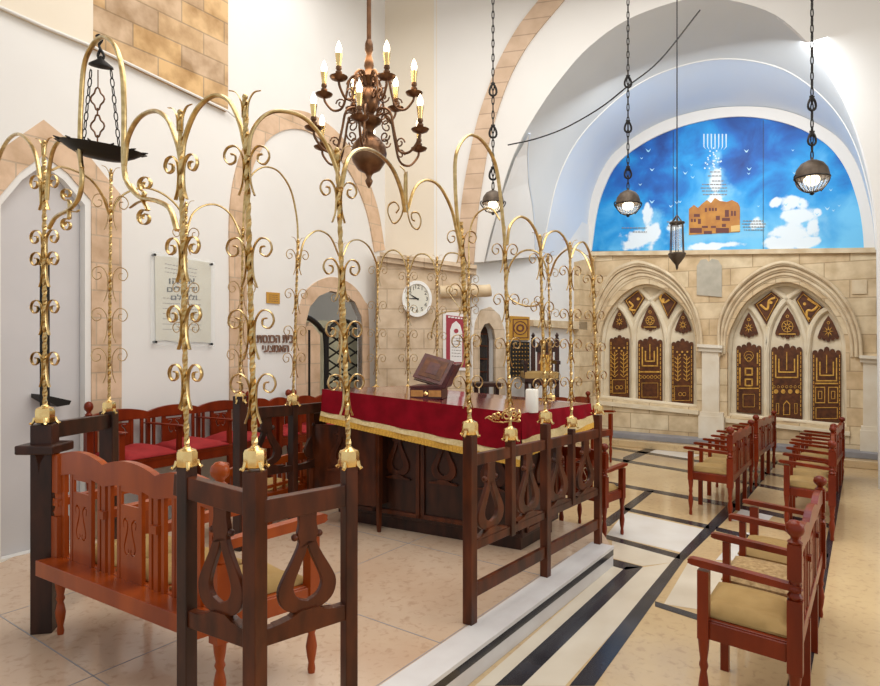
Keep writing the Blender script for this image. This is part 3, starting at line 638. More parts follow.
        mb.plate([[WR.px(*p) for p in circ(cx + 5 * (1 if i == 0 else -1) * .6, cy - 2, 1.6, 10)]], g - .004, g, WR.W)
        mb.tube([WR.W(*WR.px(cx + (p[0] - cx) * .82, cy + (p[1] - cy) * .82), g) for p in q4], .008, 6, N=(WR.n.x, WR.n.y, 0), closed=True)
        obj('gold_relief', mb, M['panel_gold'], t)
# ------------------------------------------------------------------ benches
HR = .92
class Frame:
    "bench frame: bn, bf back near/far, fn, ff front near/far plan points; local u along, v from back to front, w up"
    def __init__(s, bn, bf, fn, ff, zb, hn, hf):
        s.c = [Vector(p) for p in (bn, bf, fn, ff)]; s.zb = zb; s.hn = hn; s.hf = hf
        s.L = (s.c[1] - s.c[0]).length; s.D = (s.c[2] - s.c[0]).length
    def __call__(s, u, v, w_):
        a = u / s.L; b = v / s.D
        p = s.c[0] * (1 - a) * (1 - b) + s.c[1] * a * (1 - b) + s.c[2] * (1 - a) * b + s.c[3] * a * b
        return Vector((p.x, p.y, s.zb + w_ * lerp(s.hn, s.hf, a) / HR))
LEGP = [(.014, 0), (.017, .02), (.013, .05), (.020, .09), (.024, .13), (.018, .17), (.014, .19), (.021, .21), (.016, .23), (.022, .27), (.026, .31)]
def sscroll(cx, cz, s, flip):
    "closed outline of an S shaped cut-out"
    c = smooth([(-.020, .055), (-.026, .075), (-.008, .088), (.016, .070), (.008, .035), (-.008, .005), (-.018, -.030), (.0, -.060), (.024, -.052), (.022, -.030)], 3)
    out = []; n = len(c)
    for sgn in (1, -1):
        rng = range(n) if sgn == 1 else range(n - 1, -1, -1)
        for i in rng:
            t = (c[min(i + 1, n - 1)] - c[max(i - 1, 0)]).normalized(); nn_ = Vector((-t.y, t.x)); wd = .0065 * (1 - .5 * abs(2 * i / (n - 1) - 1))
            p = c[i] + nn_ * wd * sgn; out.append((cx + (p.x * (-1 if flip else 1)) * s, cz + p.y * s))
    return out
def bench(name, label, F0, n, wood, cush, cush_label=None, group=None, arms=True, ends=(1, 1), splat=True, legs=True, ledge=0, detail=True, cat='bench', ds=0.):
    class FS:
        L = F0.L; D = F0.D
        def __call__(s, u, v, w_): return F0(u, v, w_ + ds * max(0, min(1, w_ / .3)) * max(0, min(1, (.80 - w_) / .2)))
    F_ = FS()
    t = thing(name, label, cat, F_(F_.L / 2, F_.D / 2, 0), group); L = F_.L; D = F_.D; st = L / n; k = max(.8, min(1.25, st / .52))
    seat_h = .45
    # seat frame
    mb = MB(); mb.box(-.01, L + .01, -.015 - ledge, .045, .37, .44, F_); mb.box(0, L, D - .035, D - .005, .365, .44, F_)
    mb.box(-.012, .03, .03, D - .02, .365, .44, F_); mb.box(L - .03, L + .012, .03, D - .02, .365, .44, F_); mb.box(0, L, 0, D, .425, .445, F_)
    obj('seat_frame', mb, wood, t, bevel=.003)
    # end posts with ball finials
    for e_, u in ((ends[0], 0), (ends[1], L)):
        if not e_: continue
        mb = MB()
        mb.box(u - .028, u + .028, -.03, .028, .33, .62, F_); mb.box(u - .027, u + .027, -.027, .027, .70, .84, F_)
        mb.lathe([(.024, .62), (.031, .635), (.022, .65), (.031, .665), (.022, .68), (.026, .70)], (u, 0, 0), 12, F_)
        mb.lathe([(r, z * .33 / .31) for r, z in LEGP], (u, 0, 0), 12, F_)
        if e_ == 1: mb.lathe([(.026, .84), (.030, .85), (.016, .862), (.018, .87), (.033, .885), (.037, .90), (.033, .92), (.018, .934), (.002, .938)], (u, 0, 0), 14, F_)
        obj('back_post', mb, wood, t, smooth_=40)
        mb = MB(); mb.lathe([(r, z * .36 / .31) for r, z in LEGP], (u, D - .02, 0), 12, F_); mb.box(u - .024, u + .024, D - .045, D + .004, .36, .655 if arms else .44, F_)
        obj('leg', mb, wood, t, smooth_=40)
    if legs and n > 1:
        for u in [st * i for i in range(1, n)] if n > 2 else [L / 2]:
            mb = MB(); mb.box(u - .02, u + .02, -.02, .02, 0, .38, F_); obj('leg', mb, wood, t)
            mb = MB(); mb.box(u - .02, u + .02, D - .04, D, 0, .38, F_); obj('leg', mb, wood, t)
    if arms:
        for i in range(n + 1):
            u = st * i; mb = MB()
            pr = smooth([(-.025, .655), (D * .3, .66), (D * .7, .665), (D + .03, .672), (D + .045, .685), (D + .03, .70), (D * .7, .695), (D * .3, .688), (-.025, .68)], 2)
            mb.plate([[(p.x, p.y) for p in pr]], u - .024, u + .024, lambda a, b, c: F_(c, a, b))
            if 0 < i < n: mb.box(u - .018, u + .018, D - .045, D - .01, .44, .665, F_)
            obj('armrest', mb, wood, t)
            if 0 < i < n:
                mb = MB(); mb.box(u - .016, u + .016, -.012, .02, .44, .80, F_); obj('back_stile', mb, wood, t)
    # back: scalloped rail, lower rail, slats, splats
    lo = []; hi = []; q = 10 * n
    for i in range(q + 1):
        u = L * i / q; f = (u / st) % 1.0 if i < q else 1.0; hmp = math.sin(PI * f) ** .8 if 0 < f < 1 else 0
        hi.append((u, .835 + .035 * hmp)); lo.append((u, .755 + .02 * hmp))
    mb = MB(); mb.plate([hi + list(reversed(lo))], -.016, .016, lambda a, b, c: F_(a, c, b)); obj('top_rail', mb, wood, t, bevel=.003 if detail else 0)
    if not splat: mb = MB(); mb.box(0, L, -.012, .012, .50, .535, F_); obj('lower_rail', mb, wood, t)
    for i in range(n):
        u0 = st * i
        for f in (.11, .29, .71, .89) if splat else (.15, .38, .62, .85):
            mb = MB(); mb.box(u0 + st * f - .013 * k, u0 + st * f + .013 * k, -.009, .009, .43, .775, F_); obj('slat', mb, wood, t)
        if splat:
            x0 = u0 + st * .30; x1 = u0 + st * .70; cx = (x0 + x1) / 2; s = min(1.25, k)
            out = [(x0, .44), (x1, .44), (x1, .78), (x0, .78)]; holes = [[(x0 + .02 * k, .715), (x1 - .02 * k, .715), (x1 - .02 * k, .755), (x0 + .02 * k, .755)]]
            if detail: holes += [sscroll(cx - .036 * s, .60, s, False), sscroll(cx + .036 * s, .60, s, True)]
            mb = MB(); mb.plate([out] + holes, -.006, .006, lambda a, b, c: F_(a, c, b)); obj('splat', mb, wood, t)
        if cush:
            mb = MB(); N_ = 8; vs = []; fs = []; uu0 = u0 + .03; uu1 = u0 + st - .03; v0 = .03; v1 = D + .005
            for side in (0, 1):
                for a in range(N_ + 1):
                    for b in range(N_ + 1):
                        x = a / N_ * 2 - 1; y = b / N_ * 2 - 1; e = (1 - abs(x) ** 4) * (1 - abs(y) ** 4)
                        z = .447 + (.040 * e ** .45 + .012 * math.sin(5 * x + i) * e if side else 0) + (.01 if side else 0)
                        vs.append(F_(lerp(uu0, uu1, a / N_), lerp(v0, v1, b / N_), z))
            m_ = (N_ + 1) ** 2
            for a in range(N_):
                for b in range(N_):
                    i0 = a * (N_ + 1) + b; fs.append((i0, i0 + N_ + 1, i0 + N_ + 2, i0 + 1)); fs.append((m_ + i0, m_ + i0 + 1, m_ + i0 + N_ + 2, m_ + i0 + N_ + 1))
            edge = [b for b in range(N_ + 1)] + [a * (N_ + 1) + N_ for a in range(1, N_ + 1)] + [N_ * (N_ + 1) + b for b in range(N_ - 1, -1, -1)] + [a * (N_ + 1) for a in range(N_ - 1, 0, -1)]
            for j in range(len(edge)): p, r_ = edge[j], edge[(j + 1) % len(edge)]; fs.append((p, r_, m_ + r_, m_ + p))
            mb.add(vs, fs); obj('cushion', mb, cush[i % len(cush)], t, smooth_=60)
    return t
def V2(x, y): return Vector((x, y))
M['cush_p'] = mat('woven_cushion', (.55, .38, .18), .85, var=(.30, .18, .07), vs=45, bump=.3)
bench('wooden_bench', 'red-brown three-seat bench nearest the camera on the right, tan cushions, seen from its end', Frame((1.46, 2.55), (2.36, 3.85), (1.17, 2.80), (2.07, 4.13), 0, .955, .86), 3, M['wood_r'], [M['cush_t'], M['cush_p'], M['cush_t']])
bench('wooden_bench', 'red-brown bench in the middle row nearer the camera, standing alone before the black floor stripe', Frame((2.77, 5.92), (3.55, 7.08), (2.47, 6.16), (3.25, 7.32), 0, .885, .81), 3, M['wood_r'], [M['cush_t']])
bench('wooden_bench', 'red-brown bench at the far end of the middle row, touching the bench before it', Frame((3.74, 7.34), (4.55, 8.45), (3.43, 7.57), (4.24, 8.68), 0, .835, .765), 3, M['wood_r'], [M['cush_t']], detail=False)
bench('wooden_bench', 'red-brown bench with tan cushions behind the nearest right-hand bench, second in that row', Frame((3.37, 5.33), (4.17, 6.58), (3.11, 5.60), (3.91, 6.85), 0, .845, .80), 3, M['wood_r'], [M['cush_t']])
bench('wooden_bench', 'red-brown bench last in the right-hand row, below the far right stone arch', Frame((4.33, 6.82), (4.98, 7.68), (4.05, 7.06), (4.70, 7.92), 0, .80, .77), 3, M['wood_r'], [M['cush_t']], detail=False)
bench('wooden_bench', 'orange-brown bench inside the railings at left, its open back to the camera, scalloped top', Frame((-.93, 2.62), (-2.02, 3.30), (-.59, 2.93), (-1.68, 3.61), PZ, 1.03, 1.05), 3, M['wood_o'], [M['cush_t']], ledge=.095, legs=False, ds=-.075, ends=(1, 2))
def LF(px0, px1, off, hn, hf, D=.42):
    a0 = WL.px(px0, H0)[0]; a1 = WL.px(px1, H0)[0]
    g = lambda a, o: (WL.W(a, 0, o).x, WL.W(a, 0, o).y)
    return Frame(g(a0, off), g(a1, off), g(a0, off + D), g(a1, off + D), 0, hn, hf)
bench('upholstered_bench', 'brown wall bench at far left with thick red cushions, heart-like scrolls in its back', LF(83, 236, .09, 1.18, 1.17, .5), 3, M['wood_r'], [M['cush_r']], ds=.13)
bench('upholstered_bench', 'brown wall bench with red cushions beyond the first, below the bronze Hebrew letters', LF(243, 283, .09, 1.16, 1.14, .5), 2, M['wood_r'], [M['cush_r']], detail=False, ds=.13)
bench('upholstered_bench', 'short red-cushioned bench in front of the arched doorway', LF(288, 330, .09, 1.14, 1.12, .5), 2, M['wood_r'], [M['cush_r']], detail=False, ds=.13)
bench('wooden_bench', 'low bench with tan cushions seen through the far lyre railing at left of the table', Frame((-1.66, 4.78), (-1.2, 5.58), (-1.98, 4.95), (-1.52, 5.75), PZ, .62, .62), 2, M['wood_o'], [M['cush_t']], arms=False, splat=False)
bench('wooden_bench', 'single red-brown armchair bench end beside the corner of the marble step', Frame((1.40, 5.28), (1.10, 5.62), (1.63, 5.52), (1.33, 5.86), 0, .83, .83), 1, M['wood_r'], [M['cush_t']], cat='bench')
bench('wooden_bench', 'low brown bench against the rear wall behind the table, right arm before the stone step', Frame((.42, 7.15), (2.16, 9.05), (.70, 6.90), (2.44, 8.80), 0, 1.10, .98), 5, M['wood_r'], None, splat=False)

# ------------------------------------------------------------------ lyre railings
def lyre(fn, cx, z0, z1, wd, parent, wood, k=1.0):
    "fn(a,z,c) plane mapping; lyre splat between z0 and z1"
    h = z1 - z0; s = wd / .20
    half = smooth([(.032, 1), (.030, .90), (.036, .80), (.030, .72), (.052, .58), (.084, .42), (.100, .30), (.090, .17), (.055, .09), (.0, .06)], 3)
    out = [(cx + p.x * s, z0 + h * p.y) for p in half] + [(cx - p.x * s, z0 + h * p.y) for p in reversed(half[:-1])]
    hh = smooth([(.0, .70), (.008, .62), (.026, .50), (.046, .36), (.047, .28), (.032, .21), (.0, .17)], 3)
    hole_ = [(cx + p.x * s, z0 + h * p.y) for p in hh] + [(cx - p.x * s, z0 + h * p.y) for p in reversed(hh[1:-1])]
    mb = MB(); mb.plate([out, hole_], -.011, .011, fn)
    o = obj('lyre_splat', mb, wood, parent, bevel=.003)
    mb = MB()
    bev = []
    N = len(hole_)
    br = [(-.115, 0), (.115, 0), (.115, .022), (.09, .032), (.06, .05), (.03, .095), (-.03, .095), (-.06, .05), (-.09, .032), (-.115, .022)]
    mb.plate([[(cx + x * s, z0 + y * h) for x, y in br]], -.02, .02, fn); obj('lyre_base', mb, wood, o)
    for sg in (-1, 1):
        mb = MB(); c = fn(cx + sg * .042 * s, z0 + .78 * h, 0); mb.ball(c, .012 * s, seg=8); obj('lyre_knob', mb, wood, o, smooth_=60)
    return o
def post(parent, x, y, z0, z1, wd, d, wood):
    "square post, its sides along plan direction d"
    d = Vector(d).normalized(); n_ = Vector((-d.y, d.x)); c = Vector((x, y)); h = wd / 2
    q = [c + d * a * h + n_ * b * h for a, b in ((-1, -1), (1, -1), (1, 1), (-1, 1))]
    return obj('post', MB().prism([(p.x, p.y) for p in q], z0, z1), wood, parent, bevel=.004)
pA = V2(*pt(45, 3.35)); pB = V2(*pt(187, 2.28)); pC = V2(*pt(255, 2.12)); pD = V2(*pt(349, 2.34)); pJ = V2(*pt(109, 4.03))
pE = V2(*pt(470, 3.43)); pI = V2(*pt(598, 4.79))
def zat(p, y): return HC - (y - H0) / F * p.y
RL = Wall(pE, pI)
pF = on(RL, 510.5); pG = on(RL, 545.5); pH = on(RL, 571.5)
def railbar(name, p, q, zp, zq, th, hz, wood, par):
    mb = MB(); mb.bar((p.x, p.y, zp), (q.x, q.y, zq), th, hz); return obj(name, mb, wood, par, bevel=.003)
# right railing E..I
t = thing('lyre_railing', 'long dark railing with four lyre splats at the edge of the marble step', 'railing', (pE.x, pE.y, PZ))
W_ = M['wood_m']
for p, yt, w_, full in ((pE, 435, .06, 1), (pF, 441, .05, 0), (pG, 424, .055, 1), (pH, 429, .045, 0), (pI, 415, .05, 1)):
    z0 = PZ if full else zat(p, {pF.x: 535, pH.x: 504}[p.x]); post(t, p.x, p.y, z0, zat(p, yt), w_, RL.d, W_)
railbar('top_rail', pE, pI, zat(pE, 460.5), zat(pI, 433), .035, .065, W_, t)
railbar('middle_rail', pE, pI, zat(pE, 547), zat(pI, 491), .03, .05, W_, t)
railbar('bottom_rail', pE, pI, zat(pE, 592), zat(pI, 523), .03, .075, W_, t)
zt = lambda p, a, b: lerp(a, b, (p - pE).dot(RL.d) / RL.L)
for x in (490, 528, 557.5, 585):
    p = on(RL, x); a = (p - pE).dot(RL.d)
    lyre(lambda u, z, c: RL.W(u, z, c), a, zt(p, zat(pE, 547), zat(pI, 491)) + .03, zt(p, zat(pE, 460.5), zat(pI, 433)) - .03, .27 if x < 550 else .29, t, W_)
# front corner railing B-C-D
t = thing('lyre_railing', 'worn dark corner railing in the foreground with two lyre splats, near bottom left', 'railing', (pC.x, pC.y, PZ))
W_ = M['wood_m']
post(t, pB.x, pB.y, PZ, zat(pB, 466), .052, pC - pB, M['wood_d']); post(t, pC.x, pC.y, PZ, zat(pC, 470), .060, pC - pB, W_); post(t, pD.x, pD.y, PZ, zat(pD, 464), .050, pD - pC, W_)
pb2 = pB + (pB - pC).normalized() * .05
railbar('top_rail', pb2, pC, zat(pB, 485), zat(pC, 505), .04, .08, W_, t); railbar('top_rail', pC, pD, zat(pC, 512), zat(pD, 494), .04, .08, W_, t)
railbar('bottom_rail', pB, pC, zat(pB, 616), zat(pC, 640), .035, .06, W_, t); railbar('bottom_rail', pC, pD, zat(pC, 639), zat(pD, 609), .035, .06, W_, t)
WBC = Wall(pB, pC); WCD = Wall(pC, pD)
def lyre_px(wall, x, y0, y1, wd, t, wood):
    a, z0 = wall.px(x, y0); a, z1 = wall.px(x, y1); lyre(lambda u, z, c: wall.W(u, z, c), a, z0, z1, wd, t, wood)
lyre_px(WBC, 222, 622, 505, .22, t, W_); lyre_px(WCD, 307, 617, 512, .225, t, W_)
# left railing A-J
t = thing('lyre_railing', 'dark railing at the far left with a heavy square corner post and capping board', 'railing', (pA.x, pA.y, PZ))
W_ = M['wood_d']
post(t, pA.x, pA.y, PZ, zat(pA, 424), .105, (1, .2), W_); post(t, pJ.x, pJ.y, PZ, zat(pJ, 411), .085, pJ - pA, W_)
cx = MB(); cx.box(pA.x - .10, pA.x + .10, pA.y - .10, pA.y + .10, zat(pA, 452), zat(pA, 443)); obj('capping_board', cx, W_, t, bevel=.008)
mb = MB(); mb.lathe([(.055, 0), (.060, .05), (.075, .09), (.085, .1)], (pA.x, pA.y, zat(pA, 452) - .1), 4); obj('corbel', mb, W_, t)
railbar('top_rail', pA, pJ, zat(pA, 431), zat(pJ, 421), .05, .09, W_, t); railbar('bottom_rail', pA, pJ, zat(pA, 580), zat(pJ, 549), .05, .07, W_, t)
# back left railing K2..(345)
pK = V2(*pt(186, 4.35)); pK2 = V2(*pt(240, 4.65)); pL = V2(*pt(293, 5.15)); pL2 = V2(*pt(343, 5.7))
t = thing('lyre_railing', 'dark lyre railing beyond the foreground bench, left of the draped table', 'railing', (pK2.x, pK2.y, PZ))
W_ = M['wood_d']
for p, y, w_ in ((pK2, 396, .075), (pL, 406, .06), (pL2, 398, .06)): post(t, p.x, p.y, PZ if p is not pL2 else PZ, zat(p, y), w_, pL - pK2, W_)
railbar('top_rail', pK2, pL, zat(pK2, 414), zat(pL, 410), .045, .085, W_, t); railbar('top_rail', pL, pL2, zat(pL, 410), zat(pL2, 405), .045, .085, W_, t)
railbar('bottom_rail', pK2, pL, zat(pK2, 476), zat(pL, 468), .04, .05, W_, t); railbar('bottom_rail', pL, pL2, zat(pL, 468), zat(pL2, 459), .04, .05, W_, t)
lyre_px(Wall(pK2, pL), 266, 470, 417, .34, t, W_); lyre_px(Wall(pL, pL2), 318, 461, 413, .34, t, W_)
# rear railing behind the table
pM = V2(*pt(376, 6.6)); pN = V2(*pt(408, 6.5)); pO = V2(*pt(437, 6.4)); pQ = V2(*pt(469, 6.25)); pP = V2(*pt(551, 5.75))
t = thing('rear_railing', 'dark railing behind the draped table carrying the rear brass poles', 'railing', (pO.x, pO.y, 0))
prev = None
for p in (pM, pN, pO, pQ, pP):
    post(t, p.x, p.y, 0, 1.14, .055, (1, -.4), W_)
    if prev: railbar('top_rail', prev, p, 1.09, 1.09, .04, .07, W_, t); railbar('bottom_rail', prev, p, .6, .6, .035, .05, W_, t)
    prev = p

# ------------------------------------------------------------------ brass canopy: poles and arches
def cluster(wall_d, base, s, parent, big=1.0, up=1, name='scroll'):
    "pair of ribbon curls with flared feet, in the vertical plane along wall_d"
    d = Vector((wall_d[0], wall_d[1], 0)).normalized(); nz_ = Vector((-d.y, d.x, 0))
    half = [(.030, -.135), (.016, -.09), (.012, -.03), (.018, .02), (.042, .052), (.074, .045), (.086, .012), (.068, -.016), (.044, -.006), (.044, .018), (.060, .022)]
    mb = MB()
    for sg in (1, -1):
        pts = [base + d * (p[0] * sg * s) + Vector((0, 0, p[1] * s * up)) for p in half]
        mb.tube(smooth(pts, 3), .0032, 6, N=nz_, rx=.0105 * min(1, s * 1.1))
    return obj(name, mb, M['brass'], parent, smooth_=50)
def pole(label, p, px_top, y_top, px_bot, y_bot, d, clusters, s=1.0, r=.0115, cap=1.0, wl=None, leaves=True, dark=False):
    top_ = P(px_top, y_top, p.y); b = P(px_bot, y_bot, p.y); b.x = p.x
    t = thing('twisted_brass_pole', label, 'pole', b, 'brass canopy poles')
    H = (top_ - b).length; n_ = int(H / .018); ax = (top_ - b).normalized(); X = Vector((1, 0, 0)); Y_ = Vector((0, 1, 0))
    vs = []; fs = []
    for i in range(n_ + 1):
        z = H * i / n_; a = z / .05 * PI * .5
        for k in range(4):
            th = a + k * PI / 2; vs.append(b + ax * z + X * (r * 1.15 * math.cos(th)) + Y_ * (r * 1.15 * math.sin(th)))
    for i in range(n_):
        for k in range(4): k2 = (k + 1) % 4; fs.append((i * 4 + k, i * 4 + k2, i * 4 + 4 + k2, i * 4 + 4 + k))
    fs.append((3, 2, 1, 0)); fs.append(tuple(n_ * 4 + k for k in range(4)))
    obj('shaft', MB().add(vs, fs), M['brass'], t)
    c = cap; D2 = Vector((d[0], d[1])).normalized()
    mb = MB(); a0_ = math.atan2(D2.y, D2.x) + PI / 8
    vs8 = [[b + Vector((math.cos(a0_ + k * PI / 4) * rr * c, math.sin(a0_ + k * PI / 4) * rr * c, zz * c)) for k in range(8)] for rr, zz in ((.036, -.038), (.042, -.034), (.045, -.02), (.045, .022), (.040, .034), (.020, .042), (.014, .050))]
    mb.add([v for r_ in vs8 for v in r_], [(i * 8 + k, i * 8 + (k + 1) % 8, i * 8 + 8 + (k + 1) % 8, i * 8 + 8 + k) for i in range(6) for k in range(8)] + [tuple(range(8)), tuple(48 + k for k in range(8))])
    for k in range(4):
        a = k * PI / 2 + PI / 4 + math.atan2(D2.y, D2.x); q = [b + Vector((math.cos(a), math.sin(a), 0)) * rr * c + Vector((0, 0, zz * c)) for rr, zz in ((.040, -.012), (.046, -.03), (.056, -.042), (.064, -.036))]
        mb.tube(q, .011 * c, 6, taper=lambda f: 1 - .5 * f)
    obj('base_cap', mb, M['brass_l'], t, smooth_=35)
    if leaves and p is not pE and p is not pF:
        mb = MB(); dd = Vector((D2.x, D2.y, 0)); nn3 = Vector((-D2.y, D2.x, 0))
        for v in (dd, -dd):
            mb.tube(smooth([top_ + Vector((0, 0, -.07)) + v * .008, top_ + Vector((0, 0, -.02)) + v * .012, top_ + Vector((0, 0, .015)) + v * .03, top_ + Vector((0, 0, .022)) + v * .055], 3), .003, 6, N=nn3, rx=.009, taper=lambda f: 1 - .5 * f)
        mb.ball(top_, r * 1.1, seg=8); obj('finial', mb, M['brass'], t, smooth_=50)
    for y in clusters:
        f = (y - y_bot) / (y_top - y_bot); q = b + (top_ - b) * f
        cluster(d, q, s, t)
    return t
dAB = pB - pA
pole('twisted brass pole at the far left edge above the heavy square post', pA, 44, 142, 45, 415, (1, -.2), [185, 240, 262, 310, 362], 1.0, .0105, 1.1)
mb = MB(); q = P(43, 422, 3.37); mb.box(q.x - .018, q.x + .018, q.y - .0, q.y + .03, q.z, P(43, 255, 3.42).z); tag(obj('iron_strut', mb, M['iron'], None, origin=q), 'flat black iron strut behind the leftmost brass pole', 'strut')
pole('twisted brass pole left of the corner post, standing on the near left railing end', pB, 180, 112, 187, 458, (1, -.35), [168, 250, 318, 377], .86, .0088, .85)
pole('tall twisted brass pole on the foreground corner post', pC, 245, 97, 255, 458, (1, .0), [160, 252, 324, 388], .90, .0092, .85)
pole('twisted brass pole on the right end of the foreground corner railing', pD, 337, 150, 348, 458, (.9, .5), [193, 271, 333, 386], .83, .0088, .85)
pole('twisted brass pole at the near end of the right-hand railing', pE, 461, 222, 470, 428, (1, .15), [240, 293, 344, 385], .95)
pole('twisted brass pole second from the near end of the right-hand railing', pF, 504, 226, 510.5, 434, (1, .15), [252, 302, 346, 386], .92, .0095, .95)
pole('twisted brass pole at the middle post of the right-hand railing', pG, 540, 236, 545.5, 417, (1, .15), [261, 309, 345, 386], .92, .0095, .95)
pole('twisted brass pole fourth along the right-hand railing', pH, 570, 243, 571.5, 422, (1, .15), [273, 316, 346, 384], .92, .0095, .9)
pole('twisted brass pole at the far end of the right-hand railing', pI, 592, 258, 598, 409, (1, .15), [281, 317, 349, 377], .92, .0095, .9)
pole('slender twisted pole on the dark post left of the wall plaque', pJ, 111, 170, 110, 407, (1, .6), [205, 277, 318, 358], 1.2, .009, .95)
tK = pole('slender twisted pole mostly hidden behind the near left pole', pK, 186, 203, 189, 405, (1, .6), [235, 290, 330], 1.0, .010, .8)
pole('slender twisted pole just left of the foreground corner pole', pK2, 243, 228, 240, 398, (1, .6), [290, 325, 357], 1.15, .0085, .9)
pole('slender twisted pole in front of the bronze Hebrew letters', pL, 298, 240, 293, 400, (1, .6), [257, 296, 333, 360], 1.1, .010, 1.1)
pX = V2(*pt(340, 5.75)); pole('slender twisted pole hidden behind the pole before the arched doorway', pX, 341, 245, 342, 392, (1, .3), [300, 335], 1.0, .010, .8)
pole('slender twisted pole before the stone pier, left of the clock', pM, 378, 262, 376, 389, (1, -.1), [272, 307, 335, 360], 1.15, .0085, .9)
pole('slender twisted pole crossing the round wall clock', pN, 408, 257, 408, 389, (1, -.1), [278, 311, 336, 360], 1.15, .0085, .9)
pole('slender twisted pole between the wall clock and the red framed print', pO, 437, 257, 437, 389, (1, -.1), [279, 312, 338], 1.15, .0085, .9)
pole('slender twisted pole over the red framed print', pQ, 469, 262, 470, 389, (1, -.1), [281, 312, 340], 1.15, .0085, .9)
pole('slender twisted pole in front of the high carved armchair', pP, 548, 254, 552, 398, (1, -.3), [275, 315, 345, 378], 1.05, .0085, .9)

def arch(label, A_, B_, pts, r=.009, rx=.011, curls=(), s=.9, n=6):
    if rx > .0125: r *= .78; rx *= .72
    wl = Wall(A_, B_); w3 = [wl.W(*wl.px(*p)) for p in pts]
    N = Vector((wl.n.x, wl.n.y, 0)); mb = MB().tube(smooth(w3, n), r, 8, N=N, rx=rx)
    o0 = w3[len(w3) // 2]
    t = thing('brass_arch', label, 'arch', o0, 'brass canopy arches'); obj('arch_bar', mb, M['brass'], t, smooth_=50)
    for c in curls:
        mb = MB().tube(smooth([wl.W(*wl.px(*p)) for p in c], 4), .0038, 6, N=N, rx=.011, taper=lambda f: 1 - .4 * f); obj('curl', mb, M['brass'], t, smooth_=50)
    return t
def spiral(cx, cy, r, a0, turns=1.35, sx=1, tail=None):
    pts = [tail] if tail else []
    for i in range(13): f = i / 12; a = a0 + sx * 2 * PI * turns * f; rr = r * (1 - .72 * f); pts.append((cx + rr * .85 * math.cos(a), cy + rr * math.sin(a)))
    return pts
pLf = pA + (pA - pB).normalized() * 1.2
arch('thick brass arch leaving the frame at the far left edge', pA, pLf, [(42, 205), (40, 178), (33, 148), (18, 134), (4, 146), (-6, 175), (-10, 205)], .012, .016)
arch('small thick brass arch ending at the dark oil-lamp dish, far left', pA, pB, [(47, 200), (49, 170), (54, 148), (64, 138), (74, 142), (79, 154), (82, 168)], .011, .015)
arch('tall ogee brass arch with the hanging oil dish, at the top left', pA, pB, [(49, 228), (56, 217), (70, 209), (79, 197), (82, 177), (80, 150), (81, 105), (84, 66), (92, 46), (103, 37), (115, 46), (122, 70), (124, 108), (124, 165), (128, 184), (140, 197), (157, 201), (170, 209), (177, 230)], .012, .016,
     [spiral(67, 194, 7, 1.2, tail=(70, 208)), spiral(67, 225, 7, -1.2, sx=-1, tail=(69, 210)), spiral(146, 184, 9, 1.8, sx=1, tail=(143, 199)), spiral(145, 218, 9, -1.2, sx=-1, tail=(142, 199)), [(141, 198), (135, 190), (132, 184)], [(145, 200), (137, 203), (130, 208)], [(68, 210), (76, 212), (79, 210)]], n=5)
arch('brass arch between the tall hanging-lamp arch and the near left pole', pA, pB, [(124.5, 165), (128, 138), (139, 118), (155, 111), (168, 120), (177, 142), (181, 160)], .011, .015)
arch('brass arch between the near left pole and the corner pole', pB, pC, [(182, 160), (185, 138), (196, 111), (213, 96), (229, 101), (240, 124), (246, 151)], .010, .015)
arch('brass arch right of the corner pole, before the arch of the wall', pC, pD, [(248, 156), (252, 132), (264, 116), (281, 111), (304, 118), (323, 139), (336, 168), (340, 190)], .009, .014)
pPen = V2(*pt(406, 3.02)); pEn = pE
arch('brass arch in front of the chandelier globe', pD, pPen, [(341, 188), (348, 159), (361, 149), (377, 153), (392, 168), (401, 190), (405, 212)], .009, .014)
arch('brass arch running down to the near end of the right-hand railing', pPen, pE, [(407, 212), (415, 188), (427, 180), (440, 187), (451, 208), (456, 228), (461, 252)], .009, .013)
t = thing('brass_pendant', 'hanging brass drop with two large spirals below the chandelier', 'ornament', P(406, 224, 3.02))
wl = Wall(pt(380, 3.02), pt(430, 3.02)); mb = MB(); mb.tube([P(405.5, 174, 3.02), P(406, 205, 3.02)], .012, 4); obj('stem', mb, M['brass'], t)
for l in ([(405, 172), (404, 190), (403, 210), (399, 220), (393, 223), (388, 213), (389, 205), (395, 202), (399, 208), (396, 213)], [(407, 172), (407, 195), (408, 215), (412, 226), (418, 229), (421, 221), (418, 213), (412, 213), (412, 219), (415, 221)]):
    obj('spiral', MB().tube(smooth([P(x, y, 3.02) for x, y in l], 4), .004, 6, N=(0, 1, 0), rx=.012), M['brass'], t, smooth_=50)
obj('finial', MB().tube(smooth([P(400, 166, 3.02), P(404, 170, 3.02), P(406, 176, 3.02)], 3), .0035, 6, N=(0, 1, 0), rx=.01), M['brass'], t)
arch('tall brass arch at the near end of the right-hand railing, before the stone rib', pE, pF, [(461, 245), (457, 215), (455, 180), (456, 155), (463, 140), (472, 135), (484, 143), (495, 163), (500, 192), (503, 222), (505, 245)], .008, .011, n=5)
arch('short brass arch inside the tall one at the near end of the right-hand railing', pQ, pP, [(469, 268), (469, 240), (473, 220), (482, 210), (492, 209), (500, 220)], .009, .010)
arch('brass arch from second to middle pole of the right-hand railing', pF, pG, [(507, 245), (510, 226), (519, 217), (528, 220), (536, 232), (541, 250)], .008, .010)
arch('brass arch from middle to fourth pole of the right-hand railing', pG, pH, [(542, 250), (547, 235), (556, 231), (563, 236), (568, 246), (570, 258)], .007, .009)
arch('brass arch above the far end of the right-hand railing', pH, pI, [(571, 258), (576, 246), (583, 242), (588, 249), (592, 262), (594, 275)], .007, .009)
